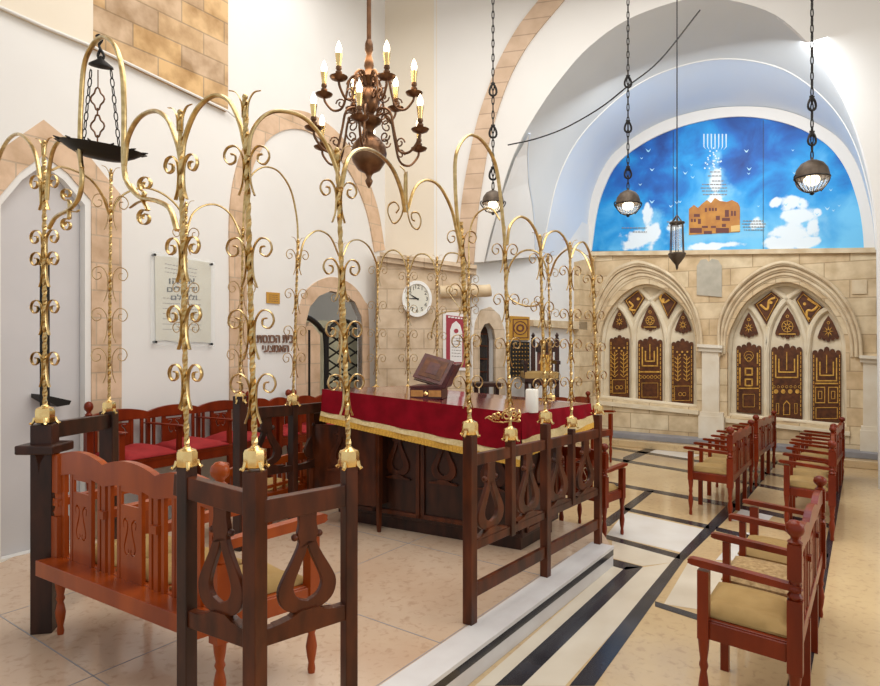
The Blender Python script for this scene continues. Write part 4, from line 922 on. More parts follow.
arch('thin brass arch over the alcove at the far left', pA, pJ, [(52, 170), (62, 167), (80, 173), (93, 182), (103, 197), (109, 214)], .007, .009)
arch('thin brass arch above the parchment plaque', pJ, pK, [(112, 214), (118, 200), (130, 191), (146, 188), (163, 194), (177, 206), (186, 222)], .007, .009)
arch('thin brass arch right of the parchment plaque', pK, pK2, [(187, 232), (192, 215), (203, 206), (217, 205), (230, 214), (239, 232), (242, 248)], .007, .009)
arch('thin tall brass arch inside the great wall arch', pK2, pL, [(243, 250), (244, 205), (248, 182), (257, 170), (268, 167), (280, 173), (291, 191), (297, 220), (298, 250)], .007, .009)
arch('thin brass arch above the stone doorway', pL, pX, [(299, 268), (303, 244), (312, 233), (321, 231), (331, 238), (339, 256)], .008, .010)
arch('thin brass arch right of the doorway before the pier', pX, pM, [(342, 258), (349, 243), (359, 240), (369, 247), (376, 262), (378, 275)], .008, .010)
arch('thin brass arch left of the clock', pM, pN, [(379, 273), (384, 256), (393, 250), (402, 256), (408, 273)], .008, .010)
arch('thin brass arch right of the clock', pN, pO, [(409, 273), (415, 257), (424, 254), (432, 260), (437, 275)], .008, .010)
arch('thin brass arch at the right edge of the stone pier', pO, pQ, [(438, 275), (445, 256), (454, 253), (463, 258), (469, 275)], .008, .010)
arch('thin brass arch in front of the white rear wall', pQ, pP, [(506, 290), (509, 268), (518, 254), (530, 250), (541, 256), (549, 276)], .009, .011)
arch('thin brass arch running to the far end of the right-hand railing', pP, pI, [(550, 276), (556, 260), (566, 250), (575, 249), (585, 256), (593, 275)], .008, .010)
arch('low wavy brass bar with curls before the red framed print', pO, pQ, [(431, 338), (434, 322), (442, 313), (456, 311), (466, 308), (469, 296)], .007, .009, [spiral(450, 290, 5, 1.5, tail=(460, 309)), spiral(476, 300, 5, 1.5, tail=(468, 309))])
arch('low wavy brass bar with curls before the white rear wall', pQ, pP, [(506, 286), (509, 297), (517, 303), (527, 306), (537, 305), (544, 298)], .009, .010, [spiral(526, 302, 5, 1.5, tail=(520, 304)), spiral(538, 300, 5, 1.5, tail=(533, 306))])

# ------------------------------------------------------------------ draped reading table
c_fl = P(322, 389, 5.27); c_fr = P(521, 413.5, 4.5); c_br = P(591, 403.5, 5.35); c_bl = P(404, 386, 6.15)
t = thing('reading_table', 'large table draped in crimson velvet with gold fringe, covered reflective top, in the centre', 'table', ((c_fl.x + c_br.x) / 2, (c_fl.y + c_br.y) / 2, PZ))
cen = (c_fl + c_fr + c_br + c_bl) / 4
mb = MB(); dn_ = Vector((0, 0, .02)); mb.hexa([c_fl - dn_, c_fr - dn_, c_br - dn_, c_bl - dn_, c_fl, c_fr, c_br, c_bl]); obj('tabletop', mb, M['velvet_top'], t, bevel=.006)
def drape(name, a, b, da, db, m, off0=0., th=.006, waves=5, amp=.010, y0=0., n=40):
    d = (b - a); d.z = 0; d.normalize(); nrm = Vector((d.y, -d.x, 0))
    if nrm.dot(a - cen) < 0: nrm = -nrm
    vs = []; fs = []; R = 6
    for s_ in (0, 1):
        for i in range(n + 1):
            f = i / n; p = a.lerp(b, f); dz = lerp(da, db, f)
            for j in range(R + 1):
                g = j / R; wv = amp * g * math.sin(f * waves * 2 * PI); q = p + nrm * (off0 + .012 * g + wv - s_ * th); q.z = p.z - y0 * 1 - dz * g; vs.append(q)
    m_ = (n + 1) * (R + 1)
    for i in range(n):
        for j in range(R): k0 = i * (R + 1) + j; fs.append((k0, k0 + 1, k0 + R + 2, k0 + R + 1)); fs.append((m_ + k0, m_ + k0 + R + 1, m_ + k0 + R + 2, m_ + k0 + 1))
    for i in range(n):
        for j in (0, R): k0 = i * (R + 1) + j; fs.append((k0, k0 + R + 1, m_ + k0 + R + 1, m_ + k0))
    for i in (0, n):
        for j in range(R): k0 = i * (R + 1) + j; fs.append((k0, k0 + 1, m_ + k0 + 1, m_ + k0))
    return obj(name, MB().add(vs, fs), m, t, smooth_=60)
zl = c_fl.z - P(322, 411, 5.27).z; zr = c_fr.z - P(500, 452, 4.55).z
drape('front_drape', c_fl, c_fr, zl, zr, M['velvet'])
a2 = c_fl - Vector((0, 0, zl)); b2 = c_fr - Vector((0, 0, zr))
drape('front_braid', a2, b2, .035, .045, M['trim'], .014, .008, 5, .008)
a3 = a2 - Vector((0, 0, .035)); b3 = b2 - Vector((0, 0, .045))
drape('front_fringe', a3, b3, .045, .05, M['fringe'], .024, .010, 60, .004, n=240)
zr2 = .20
drape('side_drape', c_fr, c_br, .19, .10, M['velvet']); e1 = c_fr - Vector((0, 0, .19)); e2 = c_br - Vector((0, 0, .10))
drape('side_braid', e1, e2, .09, .06, M['trim'], .014, .008, 3, .008)
drape('side_fringe', e1 - Vector((0, 0, .09)), e2 - Vector((0, 0, .06)), .04, .04, M['fringe'], .024, .01, 30, .004, n=120)
drape('left_drape', c_bl, c_fl, .2, zl, M['velvet']); drape('left_braid', c_bl - Vector((0, 0, .2)), a2, .04, .04, M['trim'], .014); drape('left_fringe', c_bl - Vector((0, 0, .24)), a3, .04, .045, M['fringe'], .024, .01, 60, .004, n=160)
drape('back_drape', c_br, c_bl, .15, .2, M['velvet'])
# cabinet base
k1 = V2(.613, 4.60); k0 = V2(-.10, 4.99); kb = V2(.98, 5.12)
dfc = (k0 - k1); dW = dfc.length; dfc.normalize(); dsd = (kb - k1)
kq = [k1, kb, kb + dfc * 1.75, k1 + dfc * 1.75]
mb = MB().prism([(p.x, p.y) for p in kq], PZ + .10, 1.10); obj('cabinet', mb, M['wood_d'], t, bevel=.006)
WC = Wall(k1, k1 + dfc * 1.75); WS = Wall(k1, kb)
mb = MB().prism([(p.x, p.y) for p in [k1 - dfc * -.03 + dsd * .05, k1 + dfc * .03 + dsd * .9, k1 + dfc * 1.7 + dsd * .9, k1 + dfc * 1.7 + dsd * .05]], PZ, PZ + .1); obj('plinth', mb, M['wood_d'], t)
def cabpanel(wl, a0, a1, z0, z1):
    mb = MB()
    for q in ((a0, a1, z0, z0 + .035), (a0, a1, z1 - .035, z1), (a0, a0 + .035, z0, z1), (a1 - .035, a1, z0, z1)):
        mb.plate([[(q[0], q[2]), (q[1], q[2]), (q[1], q[3]), (q[0], q[3])]], -.005, .018, wl.W)
    obj('panel_frame', mb, M['wood_m'], t, bevel=.003)
    lyre(lambda u, z, c: wl.W(u, z, c + .006), (a0 + a1) / 2, z0 + .30, z1 - .07, .22, t, M['wood_m'])
for i in range(4): cabpanel(WC, .02 + i * .43, .44 + i * .43, PZ + .13, 1.06)
cabpanel(WS, .04, .58, PZ + .13, 1.02)
pl_ = fl(379, 532, PZ)
for p in (pl_, pl_ + Vector((-.62, .26, 0))):
    mb = MB(); mb.lathe([(.018, 0), (.022, .05), (.030, .35), (.034, .95)], (p.x, p.y, PZ), 4); obj('leg', mb, M['wood_m'], t, bevel=.003)
mb = MB().prism([(pl_.x - .02, pl_.y + .01), (pl_.x + .02, pl_.y + .01), (pl_.x + .22, pl_.y + .38), (pl_.x + .18, pl_.y + .38)], PZ + .22, 1.0); obj('side_panel', mb, M['wood_d'], t)
mb = MB().prism([(pl_.x - .6, pl_.y + .27), (pl_.x - .02, pl_.y + .02), (pl_.x - .01, pl_.y + .05), (pl_.x - .59, pl_.y + .30)], PZ + .2, 1.0); fr_ = obj('front_panel', mb, M['wood_m'], t)
WB2 = Wall((pl_.x - .6, pl_.y + .27), (pl_.x - .02, pl_.y + .02)); lyre(lambda u, z, c: WB2.W(u, z, c + .008), .31, .62, 1.02, .26, t, M['wood_m'])
# embroidery on the front
WD = Wall((c_fl.x, c_fl.y - .03), (c_fr.x + .0, c_fr.y - .03))
em = thing('gold_applique', 'gold scrolled metal appliqué at the right end of the velvet front', 'ornament', WD.W(*WD.px(505, 417), .03))
mb = MB()
for l in ([(487, 418), (491, 416), (495, 417), (498, 419)], spiral(500, 415, 4, 1.2), spiral(508, 415, 5.5, 2.6, 1.6), [(489, 417), (496, 421), (505, 422), (514, 420), (520, 416)], spiral(516, 413, 3.5, 0), spiral(496, 416, 3, 2), [(513, 420), (519, 421), (522, 414), (520, 409)], [(505, 411), (510, 408), (516, 409)]):
    mb.tube([WD.W(*WD.px(*p), .035) for p in l], .007, 6)
for y in (412, 416, 420): mb.ball(WD.W(*WD.px(521, y), .035), .012, seg=8)
obj('scrollwork', mb, M['brass_l'], em, smooth_=50)

# table top things
def tz(p):   # height of the table top at a plan point
    n_ = (c_fr - c_fl).cross(c_bl - c_fl); return c_fl.z - (n_.x * (p[0] - c_fl.x) + n_.y * (p[1] - c_fl.y)) / n_.z
def rbox(name, c, d, L_, D_, z0, z1, m, parent=None, bevel=.003):
    d = Vector(d).normalized(); n_ = Vector((-d.y, d.x)); c = Vector(c); q = [c + d * a * L_ / 2 + n_ * b * D_ / 2 for a, b in ((-1, -1), (1, -1), (1, 1), (-1, 1))]
    return obj(name, MB().prism([(p.x, p.y) for p in q], z0, z1), m, parent, bevel=bevel, origin=(c.x, c.y, z0) if not parent else None)
bc = V2(*pt(429, 5.15)); bz = tz(bc) + .002; bd = (1, -.22)
bs = thing('inlaid_box', 'low wooden box with pale inlay on the table under the open prayer book', 'box', (bc.x, bc.y, bz))
rbox('box_body', bc, bd, .27, .22, bz, bz + .085, M['book'], bs)
d3 = Vector(bd).normalized(); n3 = Vector((d3.y, -d3.x))
for s_ in (-.075, .075): rbox('inlay_panel', bc + d3 * s_ + n3 * .111, bd, .105, .006, bz + .018, bz + .07, M['inlay'], bs, 0)
mb = MB(); q = bc + n3 * .113; mb.ball((q.x, q.y, bz + .043), .02, seg=10); obj('inlay_medallion', mb, M['brass_l'], bs)
bk = thing('prayer_book', 'large brown leather-bound book lying tilted on a lectern wedge, table centre', 'book', (bc.x, bc.y, bz + .087))
bz2 = bz + .087
def tilt(name, pts2, y0, y1, m, par):
    "pts2 profile in (d3, z) extruded across n3"
    mb = MB(); 
    lo = [(bc + d3 * a + n3 * y0) for a, z in pts2]; hi = [(bc + d3 * a + n3 * y1) for a, z in pts2]; n_ = len(pts2)
    vs = [(p.x, p.y, bz2 + z[1]) for p, z in zip(lo, pts2)] + [(p.x, p.y, bz2 + z[1]) for p, z in zip(hi, pts2)]
    mb.add(vs, [tuple(range(n_)), tuple(reversed(range(n_, 2 * n_)))] + [(i, (i + 1) % n_, n_ + (i + 1) % n_, n_ + i) for i in range(n_)]); return obj(name, mb, m, par, bevel=.003)
tilt('rest', [(-.14, 0), (.16, 0), (.25, .19), (.22, .20), (.13, .03), (-.14, .015)], -.14, .11, M['book'], bk)
def tiltface(f0, f1): return [(lerp(-.15, .10, f0) , 0), ]
def slab(name, t0, t1, u0, u1, w0, w1, m):
    # book slab in frame: u up the slope, w across, t thickness; slope rises away from viewer and to the right
    U = (Vector((d3.x, d3.y, 0)) * .30 + Vector((-n3.x, -n3.y, 0)) * .55 + Vector((0, 0, .78))).normalized()
    Wd = Vector((d3.x, d3.y, 0)); Wd = (Wd - U * Wd.dot(U)).normalized(); T = Wd.cross(U).normalized()
    if T.dot(Vector((0, -1, 0))) < 0: T = -T
    o = Vector((bc.x, bc.y, bz2 + .03)) + Vector((-.01 * d3.x, -.01 * d3.y, 0))
    c = [o + Wd * a + U * b + T * t_ for t_ in (t0, t1) for a, b in ((w0, u0), (w1, u0), (w1, u1), (w0, u1))]
    return obj(name, MB().hexa(c), m, bk, bevel=.002)
slab('book_pages', .0, .035, 0.005, .245, -.125, .135, M['page']); cv = slab('front_cover', .035, .043, 0, .25, -.135, .14, M['book']); slab('back_cover', -.008, 0, 0, .25, -.135, .14, M['book'])
slab('cover_ornament', .043, .046, .03, .22, -.10, .105, M['panel_dark']); slab('cover_medallion', .046, .048, .07, .18, -.05, .05, M['book'])
cp = V2(*pt(532, 4.62)); cz = tz(cp)
mb = MB().lathe([(.046, 0), (.048, .01), (.048, .165), (.043, .172), (.030, .168), (.004, .166)], (cp.x, cp.y, cz + .001), 20)
cn = thing('pillar_candle', 'thick white pillar candle near the right corner of the table top', 'candle', (cp.x, cp.y, cz + .001)); obj('wax', mb, M['candle'], cn, smooth_=40)
obj('wick', MB().tube([(cp.x, cp.y, cz + .165), (cp.x + .002, cp.y, cz + .18)], .002, 6), M['black'], cn)

# ------------------------------------------------------------------ chandelier
CX, CY = pt(369, 4.25); 
def cz_(y, Y=4.25): return HC - (y - H0) / F * Y
ch = thing('brass_chandelier', 'dark brass two-tier chandelier with lit candle bulbs and a globe below', 'chandelier', (CX, CY, cz_(178)))
def prof(l): return [(r * 4.25 / F, cz_(y)) for r, y in l]
mb = MB().lathe(prof([(.6, 188), (3, 184), (4, 181), (2.2, 178), (3.2, 175), (5, 173), (11, 170), (16.5, 162), (18, 154), (16.5, 146), (12, 140), (7, 136), (4.5, 133), (5.5, 128), (8, 126), (12, 123), (13, 120), (8, 117), (4.5, 114), (6, 112), (9.5, 107), (11, 101), (9.5, 94), (6, 89), (3.6, 86), (6, 82), (8.5, 78), (6, 74), (3.8, 70), (5, 66), (4, 60), (2.5, 55), (4.2, 50), (4, 44), (2.6, 40)]), (CX, CY, 0), 20)
obj('stem', mb, M['bronze'], ch, smooth_=50)
mb = MB(); z = cz_(40)
mb.tube([(CX, CY, z), (CX, CY, 7.2)], .016, 8); obj('suspension_rod', mb, M['bronze'], ch)
def carm(ang, R, zr, zd, z0, sc_):
    d = Vector((math.cos(ang), math.sin(ang), 0)); c = Vector((CX, CY, 0))
    def q(r, z): return c + d * r + Vector((0, 0, z))
    pts = smooth([q(.03, z0), q(R * .22, z0 + .10 * sc_), q(R * .42, z0 + .07 * sc_), q(R * .5, z0 - .06 * sc_), q(R * .6, zd - .10 * sc_), q(R * .8, zd - .12 * sc_), q(R * .97, zd - .05 * sc_), q(R, zd)], 4)
    nrm = Vector((-d.y, d.x, 0))
    a = obj('arm', MB().tube(pts, .0085, 8), M['bronze'], ch, smooth_=50)
    mb = MB()
    for (r0, z_, rr, sg) in ((R * .34, z0 + .02, .05, 1), (R * .32, z0 - .09 * sc_, .04, -1), (R * .62, zd - .05, .036, 1), (R * .22, z0 + .09 * sc_, .035, -1)):
        sp = [q(r0 + rr * (1 - .7 * i / 12) * math.cos(sg * i * .62), z_ + rr * (1 - .7 * i / 12) * math.sin(sg * i * .62)) for i in range(13)]; mb.tube(sp, .0055, 6)
    obj('arm_scroll', mb, M['bronze'], a, smooth_=50)
    mb = MB().lathe([(.008, -.012), (.02, -.008), (.052, .006), (.060, .018), (.056, .016), (.02, .008), (.012, .012), (.012, .03), (.022, .038), (.022, .05), (.012, .058), (.02, .07), (.018, .085)], q(R, zd), 14)
    obj('drip_pan', mb, M['bronze'], a, smooth_=50)
    mb = MB().lathe([(.014, .085), (.019, .13), (.024, .165), (.020, .167)], q(R, zd), 10); obj('candle_sleeve', mb, M['brass_l'], a, smooth_=50)
    mb = MB().lathe([(.011, .165), (.018, .18), (.020, .20), (.013, .225), (.004, .245), (.001, .25)], q(R, zd), 10); obj('candle_bulb', mb, M['bulb'], a, smooth_=60)
for i in range(6): carm(math.radians(-92 + 60 * i + (5 if i else 0)), .40, 0, cz_(141) , cz_(126), 1.0)
for i in range(6): carm(math.radians(-62 + 60 * i), .31, 0, cz_(96), cz_(87), .8)
pl = bpy.data.lights.new('chandelier_glow', 'POINT'); pl.energy = 22; pl.color = (1, .72, .42); pl.shadow_soft_size = .3
po = bpy.data.objects.new('chandelier_glow', pl); COL.objects.link(po); po.location = (CX, CY, cz_(60) + .1)

# ------------------------------------------------------------------ hanging globe lamps
def chain(mb, x, y, z0, z1, big=(), r=.004, Ls=.06):
    n_ = max(2, int((z1 - z0) / Ls)); 
    for i in range(n_):
        za = z0 + (z1 - z0) * i / n_; zb = z0 + (z1 - z0) * (i + 1) / n_; h = (zb - za) * .62; zc = (za + zb) / 2; a = (i % 2) * PI / 2
        mb.tube([(x + math.cos(a) * .011 * math.cos(t_), y + math.sin(a) * .011 * math.cos(t_), zc + h * math.sin(t_)) for t_ in [2 * PI * k / 10 for k in range(10)]], r, 5, closed=True)
def globe(label, px, py, r_px, Y, rings, ytop=-40):
    c = P(px, py, Y); r = r_px * Y / F; t = thing('globe_lamp', label, 'lamp', c, 'hanging globe lamps')
    mb = MB().lathe([(r * 1.04, -.02 * r), (r * 1.02, .25 * r), (r * .93, .6 * r), (r * .68, .95 * r), (r * .3, 1.16 * r), (r * .1, 1.2 * r), (r * .08, 1.35 * r), (.003, 1.37 * r)], c, 24, caps=False); obj('metal_dome', mb, M['lamp_metal'], t, smooth_=50, normals=True)
    mb = MB()
    for k in range(20):
        a = 2 * PI * k / 20; mb.tube([c + Vector((math.cos(a) * r * math.cos(f), math.sin(a) * r * math.cos(f), -r * .98 * math.sin(f))) for f in [PI / 2 * j / 6 * .93 for j in range(7)]], r * .022, 5)
    obj('rib_cage', mb, M['lamp_metal'], t, smooth_=50)
    mb = MB().lathe([(r * .12, -r), (r * .5, -r * .83), (r * .85, -r * .5), (r * .97, -r * .05)], c, 24, caps=False); obj('glass_bowl', mb, M['clear_glass'], t, smooth_=60)
    mb = MB().lathe([(.002, -r * 1.16), (r * .15, -r * 1.08), (r * .12, -r * .98), (r * .3, -r * .94)], c, 12); obj('bottom_boss', mb, M['iron'], t, smooth_=50)
    mb = MB()
    for s_ in (-1, 1):
        mb.tube(smooth([c + Vector((s_ * r * 1.08, 0, r * .2)), c + Vector((s_ * r * 1.2, 0, .02 * r)), c + Vector((s_ * r * 1.05, 0, -r * .3)), c + Vector((s_ * r * .6, 0, -r * .86))], 3), r * .05, 6)
    mb.tube([c + Vector((math.cos(a) * r * 1.04, math.sin(a) * r * 1.04, 0)) for a in [2 * PI * k / 28 for k in range(28)]], r * .06, 6, closed=True)
    obj('rim_band', mb, M['iron'], t, smooth_=50)
    mb = MB().ball(c + Vector((0, 0, -.15 * r)), r * .5, sz=.75, seg=14); obj('bulb', mb, M['bulb_glass'], t, smooth_=60)
    zt_ = P(px, ytop, Y).z; mb = MB(); z0 = c.z + r * 1.25; chain(mb, c.x, c.y, z0, min(7.2, zt_ + 1.2), r=.006, Ls=.07)
    for y in rings:
        q = P(px, y, Y); mb.tube([q + Vector((math.sin(a) * .034 * (1 - .35 * math.cos(a)), 0, math.cos(a) * .058)) for a in [2 * PI * k / 16 for k in range(16)]], .011, 6, closed=True)
        mb.tube([q + Vector((-.02, 0, .066)), q + Vector((.02, 0, .066))], .010, 6)
    obj('hanging_chain', mb, M['iron'], t)
    l = bpy.data.lights.new('globe_glow', 'POINT'); l.energy = 4; l.color = (1, .8, .55); l.shadow_soft_size = .1; lo = bpy.data.objects.new('globe_glow', l); COL.objects.link(lo); lo.location = c + Vector((0, 0, -.15 * r)); lo.parent = None
globe('round chain-hung lamp in front of the stone rib, leftmost of the three', 493, 203, 10.5, 6.2, (90, 132, 174))
globe('round chain-hung lamp before the left part of the blue mural', 628, 204, 11.5, 6.6, (82, 127, 173))
globe('round chain-hung lamp before the right part of the blue mural', 812, 178, 15, 5.6, (104, 139))
# small wire lantern
c = P(677, 243, 7.2); t = thing('wire_lantern', 'slender wire-caged oil lantern on a thin cord before the mural', 'lantern', c); u = 7.2 / F
mb = MB()
for k in range(6):
    a = 2 * PI * k / 6; mb.tube([P(677, 222, 7.2) + Vector((math.cos(a) * 6 * u, math.sin(a) * 6 * u, 0)), P(677, 254, 7.2) + Vector((math.cos(a) * 7 * u, math.sin(a) * 7 * u, 0))], .006, 6)
    mb.tube([P(677, 215, 7.2), P(677, 223, 7.2) + Vector((math.cos(a) * 6 * u, math.sin(a) * 6 * u, 0))], .007, 6)
for y, r in ((223, 6.4), (254, 7.4)): mb.tube([P(677, y, 7.2) + Vector((math.cos(a) * r * u, math.sin(a) * r * u, 0)) for a in [2 * PI * k / 16 for k in range(16)]], .014, 6, closed=True)
obj('wire_cage', mb, M['lamp_metal'], t)
b0 = P(677, 270, 7.2); mb = MB().lathe([(.004, 0), (1.2 * u, 2 * u), (1.6 * u, 5 * u), (4 * u, 8 * u), (7.5 * u, 13 * u), (8 * u, 16 * u), (6 * u, 17 * u), (3 * u, 17.5 * u)], b0, 16); obj('oil_cup', mb, M['lamp_metal'], t, smooth_=50)
mb = MB().lathe([(4 * u, 0), (4.5 * u, 10 * u), (4 * u, 22 * u)], P(677, 250, 7.2), 12, caps=False); obj('glass_tube', mb, M['clear_glass'], t, smooth_=50)
mb = MB().tube([P(677, 215, 7.2), P(677, -60, 7.2)], .007, 6); obj('cord', mb, M['black'], t)
# swagged cable
mb = MB().tube(smooth([P(508, 145, 8.2), P(535, 139, 7.9), (P(565, 128, 7.6)), P(600, 108, 7.2), P(628, 86, 6.9), P(660, 60, 6.8), P(700, 10, 6.7)], 6), .009, 6)
tag(obj('hanging_cable', mb, M['black'], origin=P(508, 145, 8.2)), 'thin black cable swagged across the vault to the middle globe lamp', 'cable')
# hanging oil lamp of the tall arch
Yo = 3.05; t = thing('hanging_oil_lamp', 'dark iron oil lamp with wide shallow dish and ornamental chains at top left', 'oil lamp', P(100, 150, Yo)); u = Yo / F
mb = MB().tube(smooth([P(96, 37, Yo), P(99, 35, Yo), P(102, 40, Yo), P(99, 45, Yo), P(101, 50, Yo), P(104, 56, Yo), P(101, 61, Yo), P(98, 56, Yo), P(100, 50, Yo)], 3), .007, 6); obj('hook', mb, M['iron'], t)
cc = P(101, 66, Yo); d4 = Vector((1, 0, -.2)).normalized()
def tiltpt(c, r, a, dip=0): return c + Vector((r * math.cos(a), r * .5 * math.sin(a), -.16 * r * math.cos(a) + dip))
def dish(c, prof_, seg=28):
    mb = MB(); vs = []; fs = []
    for r, z in prof_:
        for k in range(seg): vs.append(tiltpt(c, r, 2 * PI * k / seg, z))
    for i in range(len(prof_) - 1):
        for k in range(seg): k2 = (k + 1) % seg; fs.append((i * seg + k, i * seg + k2, (i + 1) * seg + k2, (i + 1) * seg + k))
    fs.append(tuple(range(seg))); fs.append(tuple((len(prof_) - 1) * seg + k for k in range(seg))); return mb.add(vs, fs)
obj('top_disc', dish(cc, [(.004, .05), (.02, .03), (12 * u, .004), (12.4 * u, -.004), (3 * u, -.012)]), M['iron'], t, smooth_=40)
dc = P(101, 150, Yo)
obj('dish', dish(dc, [(4 * u, -.05), (20 * u, -.042), (33 * u, -.014), (42 * u, .012), (44 * u, .014), (33 * u, .004), (20 * u, -.02), (3 * u, -.025)]), M['iron'], t, smooth_=40)
mb = MB()
for k in range(12):
    a = 2 * PI * k / 12; mb.tube([tiltpt(dc, 41 * u, a, .013), tiltpt(dc, 47 * u, a, .02)], .008, 6, taper=lambda f: 1 - .7 * f)
obj('dish_spout', mb, M['iron'], t)
for k, (xa, xb) in enumerate(((91, 83), (111, 119))):
    mb = MB(); a_ = P(xa, 70, Yo); b_ = P(xb, 146, Yo); n_ = 9
    for i in range(n_):
        p0 = a_.lerp(b_, i / n_); p1 = a_.lerp(b_, (i + 1) / n_); m_ = (p0 + p1) / 2; h = (p1 - p0) * .58; sd = Vector((.009, 0, 0)) if i % 2 else Vector((0, .009, 0))
        mb.tube([m_ + h * math.sin(q) + sd * math.cos(q) for q in [2 * PI * j / 10 for j in range(10)]], .0028, 5, closed=True)
    obj('side_chain', mb, M['iron'], t)
mb = MB(); mb.tube([P(98, 70, Yo), P(98, 88, Yo)], .003, 6)
for y in (99, 126):
    q = P(97.5, y, Yo); mb.tube([q + Vector(((9 + 2.2 * math.cos(4 * a)) * .62 * u * math.cos(a), 0, (10 + 1.5 * math.cos(4 * a)) * u * math.sin(a))) for a in [2 * PI * j / 24 for j in range(24)]], .0045, 6, closed=True)
    mb.tube([P(97.5, y + 9, Yo), P(97.5, y + 17, Yo)], .004, 6)
obj('centre_chain', mb, M['bronze'], t)

# ------------------------------------------------------------------ things on the walls
def text_mb(s, wall, x0, x1, y0, y1, off, th=.004, bold=False):
    cu = bpy.data.curves.new('t', 'FONT'); cu.body = s; cu.size = 1; cu.resolution_u = 3; cu.offset = .02 if bold else 0
    o = bpy.data.objects.new('t', cu); me = bpy.data.meshes.new_from_object(o)
    vs = [v.co.copy() for v in me.vertices]; fs = [tuple(p.vertices) for p in me.polygons]
    bpy.data.objects.remove(o); bpy.data.curves.remove(cu); bpy.data.meshes.remove(me)
    mb = MB()
    if not vs: return mb
    mx = [min(v.x for v in vs), max(v.x for v in vs), min(v.y for v in vs), max(v.y for v in vs)]
    a0, z0a = wall.px(x0, y1); a1, z0b = wall.px(x1, y1); _, z1a = wall.px(x0, y0); _, z1b = wall.px(x1, y0)
    def mp(v, c):
        f = (v.x - mx[0]) / (mx[1] - mx[0]); g = (v.y - mx[2]) / (mx[3] - mx[2]); return wall.W(lerp(a0, a1, f), lerp(lerp(z0a, z0b, f), lerp(z1a, z1b, f), g), c)
    n = len(vs); mb.add([mp(v, off + th) for v in vs] + [mp(v, off) for v in vs], fs + [tuple(i + n for i in reversed(f)) for f in fs])
    ed = {}
    for f in fs:
        for i in range(len(f)): a, b = f[i], f[(i + 1) % len(f)]; ed[(a, b)] = 1
    mb.f += [(b, a, a + n, b + n) for (a, b) in ed if (b, a) not in ed]
    return mb
def wthing(name, label, cat, wall, px, py): return thing(name, label, cat, wall.W(*wall.px(px, py), .0))
t = wthing('wall_lettering', 'two lines of raised bronze Hebrew letters on the white wall left of the doorway', 'sign', WL, 275, 350)
obj('letter_row', text_mb('בית הכנסת'[::-1], WL, 256, 292.5, 335, 343, .01, .012, True), M['letters'], t)
obj('letter_row', text_mb('האמצעי'[::-1], WL, 261.5, 288, 345, 352, .01, .012, True), M['letters'], t)
t = wthing('parchment_plaque', 'large parchment with Hebrew text behind clear sheet on the left wall', 'plaque', WL, 180, 345)
wplate('parchment', WL, [[(154, 256), (170, 257), (190, 260), (210, 263), (210, 343), (195, 342), (180, 343), (165, 340), (155, 341)]], .008, .014, M['paper'], t)
wplate('clear_cover', WL, [[(149, 251), (212.5, 262), (212.5, 347), (149, 345)]], .03, .036, M['acrylic'], t)
for x, y in ((152.5, 255), (209.5, 264.5), (153.5, 342), (209.5, 344)):
    a, z = WL.px(x, y); mb = MB().tube([WL.W(a, z, 0), WL.W(a, z, .045)], .012, 10); obj('standoff_bolt', mb, M['iron'], t)
pc = bpy.data.objects
dashes(WL, [(164, 196, 264 + i * 4, 270 + i * 3.6) for i in range(3)] + [(162, 200, 298 + i * 5.2, 300 + i * 5) for i in range(7)], 'small_writing', M['mural_text'], t, .0155, .4)
for s, x0, x1, y0, y1 in (('אליהו', 168, 194, 277, 284), ('ירושלים', 166, 196, 286, 292), ('ולעולם', 170, 196, 294.5, 300)):
    obj('large_writing', text_mb(s[::-1], WL, x0, x1, y0, y1, .014, .003, True), M['black'], t)
t = wthing('brass_plate', 'small square gold plate on the white wall above the Hebrew letters', 'plaque', WL, 272, 303)
wplate('plate', WL, [[(266, 292), (279, 293), (279, 304), (266, 303)]], .003, .015, M['gold_print'], t)
dashes(WL, [(268, 277, 295 + i * 2, 295.5 + i * 2) for i in range(4)], 'engraving', M['letters'], t, .017, .25)
# clock
cc_ = WP.px(417, 299); R_ = 18 * 8.41 / F
t = thing('wall_clock', 'round white-rimmed wall clock with black hands on the stone pier', 'clock', WP.W(*cc_, .0))
def disc(r0, r1, c0, c1, m, name, n=40):
    mk = lambda r: [(cc_[0] + r * math.cos(2 * PI * k / n) * .82, cc_[1] + r * math.sin(2 * PI * k / n)) for k in range(n)]
    return obj(name, MB().plate([mk(r1)] + ([mk(r0)] if r0 else []), c0, c1, WP.W), m, t)
disc(0, R_, .0, .05, M['white_paint'], 'case'); disc(R_ * .82, R_, .05, .07, M['white_paint'], 'rim'); disc(0, R_ * .82, .05, .055, M['clock_face'], 'dial')
mb = MB()
for k in range(12):
    a = 2 * PI * k / 12; p = Vector((cc_[0] + R_ * .66 * .82 * math.sin(a), cc_[1] + R_ * .66 * math.cos(a))); s_ = .012 if k % 3 else .018
    tm_ = text_mb(str(k if k else 12), Wall(WP.W(p.x - s_ * 1.4, 0).xy, WP.W(p.x + s_ * 1.4, 0).xy), 0, 1, 0, 1, 0)
    w0 = WP; cu = bpy.data.curves.new('t', 'FONT'); cu.body = str(k if k else 12); cu.size = .075; cu.resolution_u = 2; cu.align_x = 'CENTER'; o = bpy.data.objects.new('t', cu); me = bpy.data.meshes.new_from_object(o)
    n_ = len(me.vertices); mb.add([WP.W(p.x + v.co.x, p.y - .026 + v.co.y, .057) for v in me.vertices], [tuple(q.vertices) for q in me.polygons]); bpy.data.objects.remove(o); bpy.data.curves.remove(cu); bpy.data.meshes.remove(me)
obj('numerals', mb, M['black'], t, normals=False)
